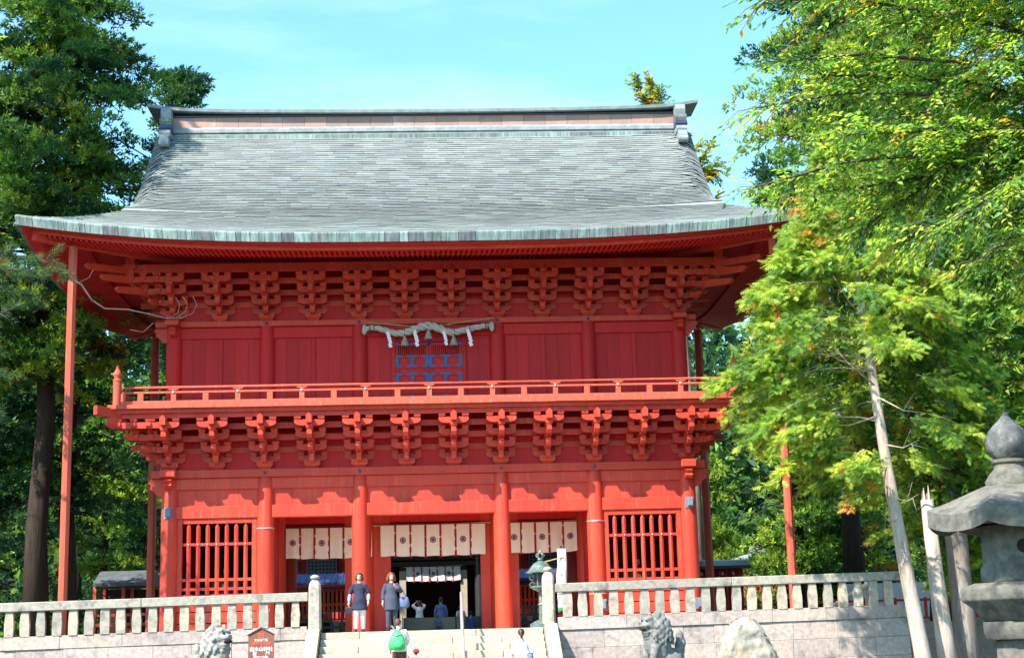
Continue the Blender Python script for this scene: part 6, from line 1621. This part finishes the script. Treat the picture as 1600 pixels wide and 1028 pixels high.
def fan_tree(name, label, b, ctl, rad, crown, seed, nb, pal, wt, dead=(), bark='bark_pale', toward=math.pi, size=(.17, .32), group=None):
    """cypress carrying flat feathery sprays; ctl: trunk (x, y, z); crown: heights and reach"""
    rg = np.random.default_rng(seed); b = np.array(b, float); t = tree_root(name, label, tuple(b), group=group)
    P = ctl; trunk_of(t, P, rad, bark, 14)
    LB = G(); C = []; A = []; N_ = []; col = []; SZ = []
    zs = [p[2] for p in P]; z0, z1 = crown[0][0], crown[0][-1]
    for i in range(nb):
        f = (i+rg.random())/nb; z = z0+(z1-z0)*f; a = rg.uniform(0, 2*math.pi)
        if rg.random() < .42: a = toward+rg.normal(0, .7)
        if math.sin(a) > .3 and rg.random() < .5: a = -a
        prof_r = np.interp(z, crown[0], crown[1]); r = prof_r*rg.uniform(.58, 1.08)
        if dead and math.sin(a) < -.25 and z < 11.2 and rg.random() < .62: continue
        o = np.array([np.interp(z, zs, [p[0] for p in P]), np.interp(z, zs, [p[1] for p in P]), z]); d = np.array([math.cos(a), math.sin(a), 0])
        mid = o+d*r*.5+np.array([0, 0, .15*r]); tip = o+d*r+np.array([0, 0, -.25*r+rg.normal(0, .35)])
        u0 = 0.0 if (not dead or rg.random() < .18) else .45
        LB.tube([o*(1-u)**2+2*mid*u*(1-u)+tip*u*u for u in np.linspace(u0, 1, 6)], list(np.array([.024+.004*r, .020, .016, .012, .008, .004])*(1 if u0 == 0 else .6)), 5, cap=False)
        bc = palette(1, pal, wt, rg, .1); nt = int(9+8*r)
        for k in range(nt):
            u = (.42 if dead else .22)+(.58 if dead else .78)*rg.random()**.75; q = o*(1-u)**2+2*mid*u*(1-u)+tip*u*u
            sv = np.array([-d[1], d[0], 0])*rg.choice([-1, 1]); tl = (.32+.45*(1-u)*min(r, 2.6))*rg.uniform(.5, 1.1)
            dirv = unit(d*rg.uniform(.3, 1.0)+sv*rg.uniform(.0, 1.1)+np.array([0, 0, rg.uniform(-.75, .30)]))
            e = q+dirv*tl+np.array([0, 0, -.15*tl]); cl = bc if rg.random() < .45 else palette(1, pal, wt, rg, .1)
            m = 4+int(tl*9)
            w = (np.arange(m)+.5)/m; s2 = unit(np.cross(dirv, np.array([0, 0, 1.])))
            sg = np.where(np.arange(m) % 2 == 0, 1, -1)[:, None]
            ax = dirv*.85+s2*sg*rg.uniform(.1, .9, (m, 1))+np.stack([rg.normal(0, .15, m), rg.normal(0, .15, m), rg.uniform(-.75, .15, m)], 1)
            C.append(q*(1-w)[:, None]+e*w[:, None]+rg.normal(0, .03, (m, 3))); A.append(unit(ax)); N_.append(unit(np.array([-.2, -.6, .55])+rg.normal(0, .6, (m, 3))))
            col.append(cl*(1+rg.normal(0, .2, (m, 1)))); SZ.append(rg.uniform(*size, m))
    C, A, N_, col, SZ = map(np.concatenate, (C, A, N_, col, SZ)); col = np.clip(col, .005, .9)
    me = leaf_mesh('crown', C, A, N_, SZ, SZ, col, TFAN[0], TFAN[1], 'leaf_fan', b); put('crown', me, t, b)
    for (z, dx, dy, dz) in dead:
        o = np.array([np.interp(z, zs, [p[0] for p in P]), np.interp(z, zs, [p[1] for p in P])-.1, z]); e = o+np.array([dx, dy, dz]); m = (o+e)/2+np.array([0, -.05, -.16])
        LB.tube([o, m, e], [.026, .017, .005], 5); LB.tube([m, m+np.array([dx*.25, -.1, .5])], [.010, .003], 4); LB.tube([(m+e)/2, (m+e)/2+np.array([dx*.15, -.05, -.45])], [.008, .003], 4)
    LB.build('limbs', bark, t, smooth=True)['kind'] = 'stuff'
CP = [(.06, .15, .03), (.14, .25, .036), (.27, .37, .044), (.38, .43, .05), (.50, .23, .03)]
fan_tree('cypress_tree', 'slender leaning cypress with a pale trunk and yellow-green fans by the right railing', (12.80, -8.0, 0), [(12.80, -8, 0), (12.68, -8, 1.2), (12.40, -7.95, 3.6), (12.14, -7.9, 6.1), (11.95, -7.87, 8.4), (11.76, -7.84, 10.9), (11.70, -7.8, 13.2), (11.66, -7.8, 15.0)],
         [.27, .215, .18, .15, .125, .095, .06, .02], ((5.7, 6.9, 8.8, 10.4, 12.4, 15.4), (1.3, 3.1, 4.15, 3.6, 2.2, .6)), 5, 225, CP, [2.0, 3.8, 4.2, 2.2, .4],
         ((8.6, -1.9, -.2, .9), (8.2, -1.5, -.3, 1.5), (7.4, -1.7, .1, -.2), (9.2, 1.2, -.3, .5), (6.6, .9, -.2, .1), (6.0, -1.0, -.3, -.2), (10.0, -.9, -.2, 1.3), (7.9, 1.3, -.2, -.5), (5.2, .6, -.2, .05), (4.6, -.5, -.2, .2)))
fan_tree('cypress_tree', 'full feathery cypress right behind the stone lantern finial', (17.0, -3.0, 0), [(17.0, -3, 0), (16.9, -3, 4), (16.8, -3, 9), (16.7, -3, 15), (16.7, -3, 18)], [.28, .24, .18, .10, .03], ((2.8, 5.0, 9.0, 13.0, 17.8), (1.8, 3.6, 4.2, 3.2, .6)), 6, 185, CP, [3.0, 3.6, 3.4, 1.6, .5], size=(.20, .38), toward=math.pi*1.3, bark='bark_grey', group='cypresses behind the railing')
fan_tree('cypress_tree', 'feathery cypress at the right edge, beyond the stone lantern', (21.5, -8.0, 0), [(21.5, -8, 0), (21.4, -8, 5), (21.3, -8, 11), (21.3, -8, 16)], [.26, .22, .14, .03], ((1.6, 4.5, 8.0, 12.0, 15.8), (1.6, 3.4, 3.8, 2.8, .6)), 7, 110, CP, [3.0, 3.6, 3.0, 1.4, .5], size=(.20, .38), toward=math.pi*1.2, bark='bark_grey', group='cypresses behind the railing')
def stems():
    for nm, lab, pts, rad, bark in (('cedar_snag', 'dappled pale trunk with a broken top, just right of the leaning cypress', [(13.72, -7.0, 0), (13.62, -7.0, 1.6), (13.52, -7, 3.2), (13.44, -7, 5.2)], [.28, .24, .21, .17], 'bark_pale'),
                                    ('cedar_snag', 'straight dark brown trunk between the broken stem and the stone lantern', [(14.55, -6.2, 0), (14.46, -6.2, 2), (14.40, -6.2, 6), (14.5, -6.2, 14), (14.6, -6.2, 22)], [.36, .31, .29, .2, .05], 'bark_grey')):
        t = tree_root(nm, lab, pts[0], group='bare trunks at the right'); trunk_of(t, pts, rad, bark, 14)
        if nm and pts[-1][2] < 6:
            g = G(); x, y, z = pts[-1]
            for k in range(5): 
                a = k*1.25; g.tube([(x+.1*math.cos(a), y+.1*math.sin(a), z-.1), (x+.11*math.cos(a), y+.1*math.sin(a), z+.12+.07*k)], [.06, .008], 5)
            g.build('splinters', 'bark_pale', t)
        else:
            rg = np.random.default_rng(8); n = 3600; c = np.array([14.5, -6.2, 15.0]); d = unit(rg.normal(0, 1, (n, 3))); z = rg.uniform(5.0, 22, n); rr = np.interp(z, [5.0, 7, 12, 22], [.9, 2.0, 2.6, .3])*rg.uniform(.3, 1, n)
            C = np.stack([14.5+d[:, 0]*rr, -6.2+d[:, 1]*rr, z], 1)
            me = leaf_mesh('crown', C, unit(d*np.array([1, 1, .3])+np.array([0, 0, .2])), unit(rg.normal(0, 1, (n, 3))), rg.uniform(.35, .6, n), rg.uniform(.35, .6, n), palette(n, [MD, LT, YL], [2, 3, 2], rg), TTUFT[0], TTUFT[1], 'leaf_conifer', pts[0]); put('crown', me, t, pts[0])
stems()

def broadleaf(name, label, base, trunk, limbs, seed, pal, wt, leaf=.085, twigs=14, bark='twig_bark', tl=(.35, .7), group=None, hang=.25, per=9, limb_r=.03, umin=.12):
    """limbs: list of polylines; twigs with alternate leaves leave them all along"""
    rg = np.random.default_rng(seed); t = tree_root(name, label, base, group=group); base = np.array(base, float)
    trunk_of(t, trunk[0], trunk[1], 'bark_grey'); LB = G(); C = []; A = []; N_ = []; col = []; S = []
    for pl, r0, dens in limbs:
        pl = [np.array(p, float) for p in pl]; LB.tube(pl, list(np.linspace(r0, r0*.2+.004, len(pl))), 6, cap=False)
        seg = [np.linalg.norm(b-a) for a, b in zip(pl[:-1], pl[1:])]; tot = sum(seg); n = int(tot*dens)
        for k in range(n):
            u = rg.uniform(umin, 1.0)*tot; i = 0
            while i < len(seg)-1 and u > seg[i]: u -= seg[i]; i += 1
            f = min(1, u/seg[i]); q = pl[i]*(1-f)+pl[i+1]*f; d = unit(pl[i+1]-pl[i])
            side = unit(np.cross(d, np.array([0, 0, 1.])))*rg.choice([-1, 1])
            dv = unit(d*rg.uniform(.3, 1.0)+side*rg.uniform(.1, 1.0)+np.array([0, 0, rg.uniform(-.5, .45)])); L = rg.uniform(*tl)
            m = q+dv*L*.5; e = q+dv*L+np.array([0, 0, -hang*L]); LB.tube([q, m, e], [.006, .004, .002], 3, cap=False)
            bc = palette(1, pal, wt, rg, .1)[0]; np_ = max(4, int(per*L/.5))
            for j in range(np_):
                w = (j+.6)/np_; c0 = q*(1-w)**2+2*m*w*(1-w)+e*w*w; s2 = unit(np.cross(dv, np.array([0, 0, 1.])))*(1 if j % 2 else -1)
                C.append(c0); A.append(unit(dv*.75+s2*.85+np.array([0, 0, -.35])+rg.normal(0, .18, 3))); N_.append(unit(np.array([0, 0, 1.])+rg.normal(0, .45, 3)))
                col.append(bc*(1+rg.normal(0, .15))); S.append(leaf*rg.uniform(.7, 1.25))
    C, A, N_, col, S = map(np.array, (C, A, N_, col, S))
    me = leaf_mesh('crown', C, A, N_, S, S*.46, np.clip(col, .005, .9), TBROAD[0], TBROAD[1], 'leaf_broad', base); put('crown', me, t, base); LB.build('limbs', bark, t, smooth=True)['kind'] = 'stuff'
    return t

def near_boughs():
    """zelkova on the right, trunk outside the frame, boughs reaching in over the path"""
    rg = np.random.default_rng(3); base = (11.0, -34.5, 0); limbs = []
    O = np.array([10.6, -34.6, 6.0])
    thin = [(3.15, -35.2, 7.52), (3.2, -35.0, 6.50), (3.15, -35.0, 5.72), (3.4, -34.8, 7.02)]
    tips = [(4.05, -35.4, 7.6), (3.9, -34.8, 6.9), (4.0, -35.1, 6.2), (3.95, -34.7, 5.75), (4.3, -34.6, 5.45), (4.7, -35.5, 5.15), (5.2, -35.2, 4.9), (5.0, -34.4, 6.2), (5.4, -35.4, 6.8), (4.6, -35.2, 7.3), (5.9, -35.1, 5.4), (6.2, -35.6, 6.2), (4.4, -34.2, 6.6), (5.6, -34.0, 7.4), (6.0, -34.3, 5.05), (4.9, -34.0, 5.5), (5.3, -35.7, 7.6), (6.6, -34.6, 7.0), (6.4, -35.0, 4.7), (4.8, -35.0, 6.0), (3.6, -34.2, 8.6), (4.4, -34.8, 9.2), (5.2, -34.4, 8.7), (3.2, -35.0, 9.6), (4.0, -33.6, 9.9), (4.9, -33.6, 8.3), (5.6, -34.9, 9.4), (2.8, -34.4, 9.0), (6.0, -34.2, 8.2)]  # tips above the frame are added boughs that shade the stone lantern
    for tp in thin:
        tp = np.array(tp); mid = O*.3+tp*.7+np.array([0, 0, .3]); limbs.append(([O, mid, mid*.4+tp*.6+np.array([0, 0, .10]), tp], .026, 12))
    for i, tp in enumerate(tips):
        tp = np.array(tp); mid = O*.45+tp*.55+np.array([rg.normal(0, .3), rg.normal(0, .3), .35+rg.normal(0, .35)]); q1 = O*.75+tp*.25+np.array([0, 0, .25])
        m2 = mid*.45+tp*.55+np.array([rg.normal(0, .12), rg.normal(0, .15), .14+rg.normal(0, .14)])
        limbs.append(([O, q1, mid, m2, tp], .030, 34))
    pal = [(.04, .13, .04), (.10, .235, .042), (.22, .37, .048), (.40, .47, .055), (.56, .30, .04)]; wt = [1.6, 2.6, 4.0, 3.0, .4]
    broadleaf('zelkova_tree', 'leafy green boughs of a broadleaf tree hanging in from the upper right, close by', base, ([(11.0, -34.5, 0), (10.9, -34.5, 2.5), (10.7, -34.6, 5.0), (10.6, -34.6, 6.1), (10.7, -34.5, 9.5)], [.38, .32, .26, .2, .06]), limbs, 12, pal, wt, leaf=.080, tl=(.28, .66), per=11, umin=.45)
    # sparse broadleaf tree behind the ridge
    rg = np.random.default_rng(9); base = (11.6, 19.0, FL); limbs = []
    for k in range(26):
        z = rg.uniform(17, 24.6); a = rg.uniform(0, 6.28); r = rg.uniform(.8, 2.3); o = np.array([11.6-(z-17)*.12, 19.0, z-1.2])
        limbs.append(([o, o+np.array([math.cos(a)*r*.5, math.sin(a)*r*.5, .7]), o+np.array([math.cos(a)*r, math.sin(a)*r, 1.2])], .035, 11))
    for tp in ((9.6, 18.6, 26.6), (10.2, 19, 27.0), (10.7, 18.8, 26.7), (12.9, 18.6, 22.6), (13.0, 18.7, 21.2), (12.8, 18.6, 23.6), (10.1, 18.5, 26.0)):
        tp = np.array(tp); o = np.array([11.0, 19, tp[2]-3.0]); limbs.append(([o, (o+tp)/2+np.array([0, 0, .3]), tp], .04, 13))
    broadleaf('broadleaf_tree', 'sparse yellowing tree rising behind the right end of the ridge', base, ([base, (11.5, 19, 10), (11.2, 19, 18), (10.7, 19, 24.5)], [.25, .2, .14, .04]), limbs, 14,
              [(.09, .17, .03), (.22, .27, .035), (.40, .33, .04), (.44, .20, .025)], [2, 3, 2.4, .9], leaf=.21, tl=(.5, 1.0), per=11)
near_boughs()

def pine():
    """pine bough reaching in at the left, trunk outside the frame, with a bare hanging twig"""
    rg = np.random.default_rng(31); base = (-11.5, -25.5, 0); t = tree_root('pine_tree', 'pine bough with long needles and a bare crooked twig at the left edge, close by', base)
    trunk_of(t, [(-11.5, -25.5, 0), (-11.3, -25.5, 4), (-10.9, -25.4, 8), (-10.8, -25.3, 12)], [.28, .24, .2, .1], 'bark_cedar'); LB = G(); C = []; A = []
    def bough(p, r): LB.tube([np.array(q) for q in p], list(np.linspace(r, .008, len(p))), 6)
    tips = []
    for tp in ((-5.55, -25, 7.42), (-5.9, -25.1, 7.05), (-6.2, -24.9, 7.7), (-6.3, -25.2, 6.75), (-6.6, -25, 7.35), (-6.9, -25.2, 7.9), (-5.75, -24.8, 7.72), (-6.0, -25.3, 7.4), (-6.75, -24.8, 6.5), (-7.0, -25, 7.0), (-6.5, -25.4, 6.3), (-7.2, -25.2, 6.2), (-6.4, -24.9, 5.9), (-7.0, -25.1, 5.5), (-6.55, -25.0, 5.2), (-7.1, -24.8, 4.6)):
        tp = np.array(tp); o = np.array([-10.9, -25.4, tp[2]*.6+3.0]); m = o*.4+tp*.6+np.array([0, 0, .15]); bough([o, m, tp], .05)
        for k in range(11):
            u = rg.uniform(.45, 1.0); q = m*(1-u)+tp*u; d = unit(tp-m); e = q+unit(d+rg.normal(0, .6, 3))*rg.uniform(.08, .30); LB.tube([q, e], [.010, .005], 4)
            for j in range(3): C.append(q*(1-j/2.5)+e*(j/2.5)); A.append(unit(e-q+rg.normal(0, .1, 3)))
    C, A = np.array(C), np.array(A); n = len(C)
    me = leaf_mesh('needles', C, A, unit(rg.normal(0, 1, (n, 3))), rg.uniform(.16, .26, n), rg.uniform(.16, .26, n), palette(n, [(.04, .10, .035), (.07, .15, .04), (.13, .19, .04), (.26, .12, .03)], [4, 4, 2, .3], rg), TNEEDLE[0], TNEEDLE[1], 'leaf_pine', base); put('needles', me, t, base)
    tw = [(-5.5, -25, 7.35), (-5.32, -25, 7.25), (-5.15, -25, 7.0), (-4.95, -25, 6.86), (-4.6, -25, 6.84), (-4.25, -25, 6.76), (-4.0, -25, 6.69), (-3.75, -25, 6.69)]
    LB.tube(tw, [.016, .015, .014, .013, .012, .010, .008, .006], 6)
    for p in ([(-3.95, -25, 6.69), (-3.82, -25, 6.78), (-3.80, -25, 6.92), (-3.86, -25, 7.02)], [(-3.85, -25, 6.69), (-3.70, -25, 6.80), (-3.68, -25, 6.92), (-3.75, -25, 7.03)], [(-3.78, -25, 6.69), (-3.60, -25, 6.76), (-3.53, -25, 6.9), (-3.60, -25, 7.04)], [(-5.35, -25, 7.28), (-5.2, -25, 7.36), (-5.14, -25, 7.48)], [(-4.2, -25, 6.62), (-4.35, -25, 6.48), (-4.55, -25, 6.52)]):
        LB.tube(p, [.007, .006, .005, .003][:len(p)], 5)
    LB.build('limbs', 'twig_bark', t, smooth=True)['kind'] = 'stuff'
pine()
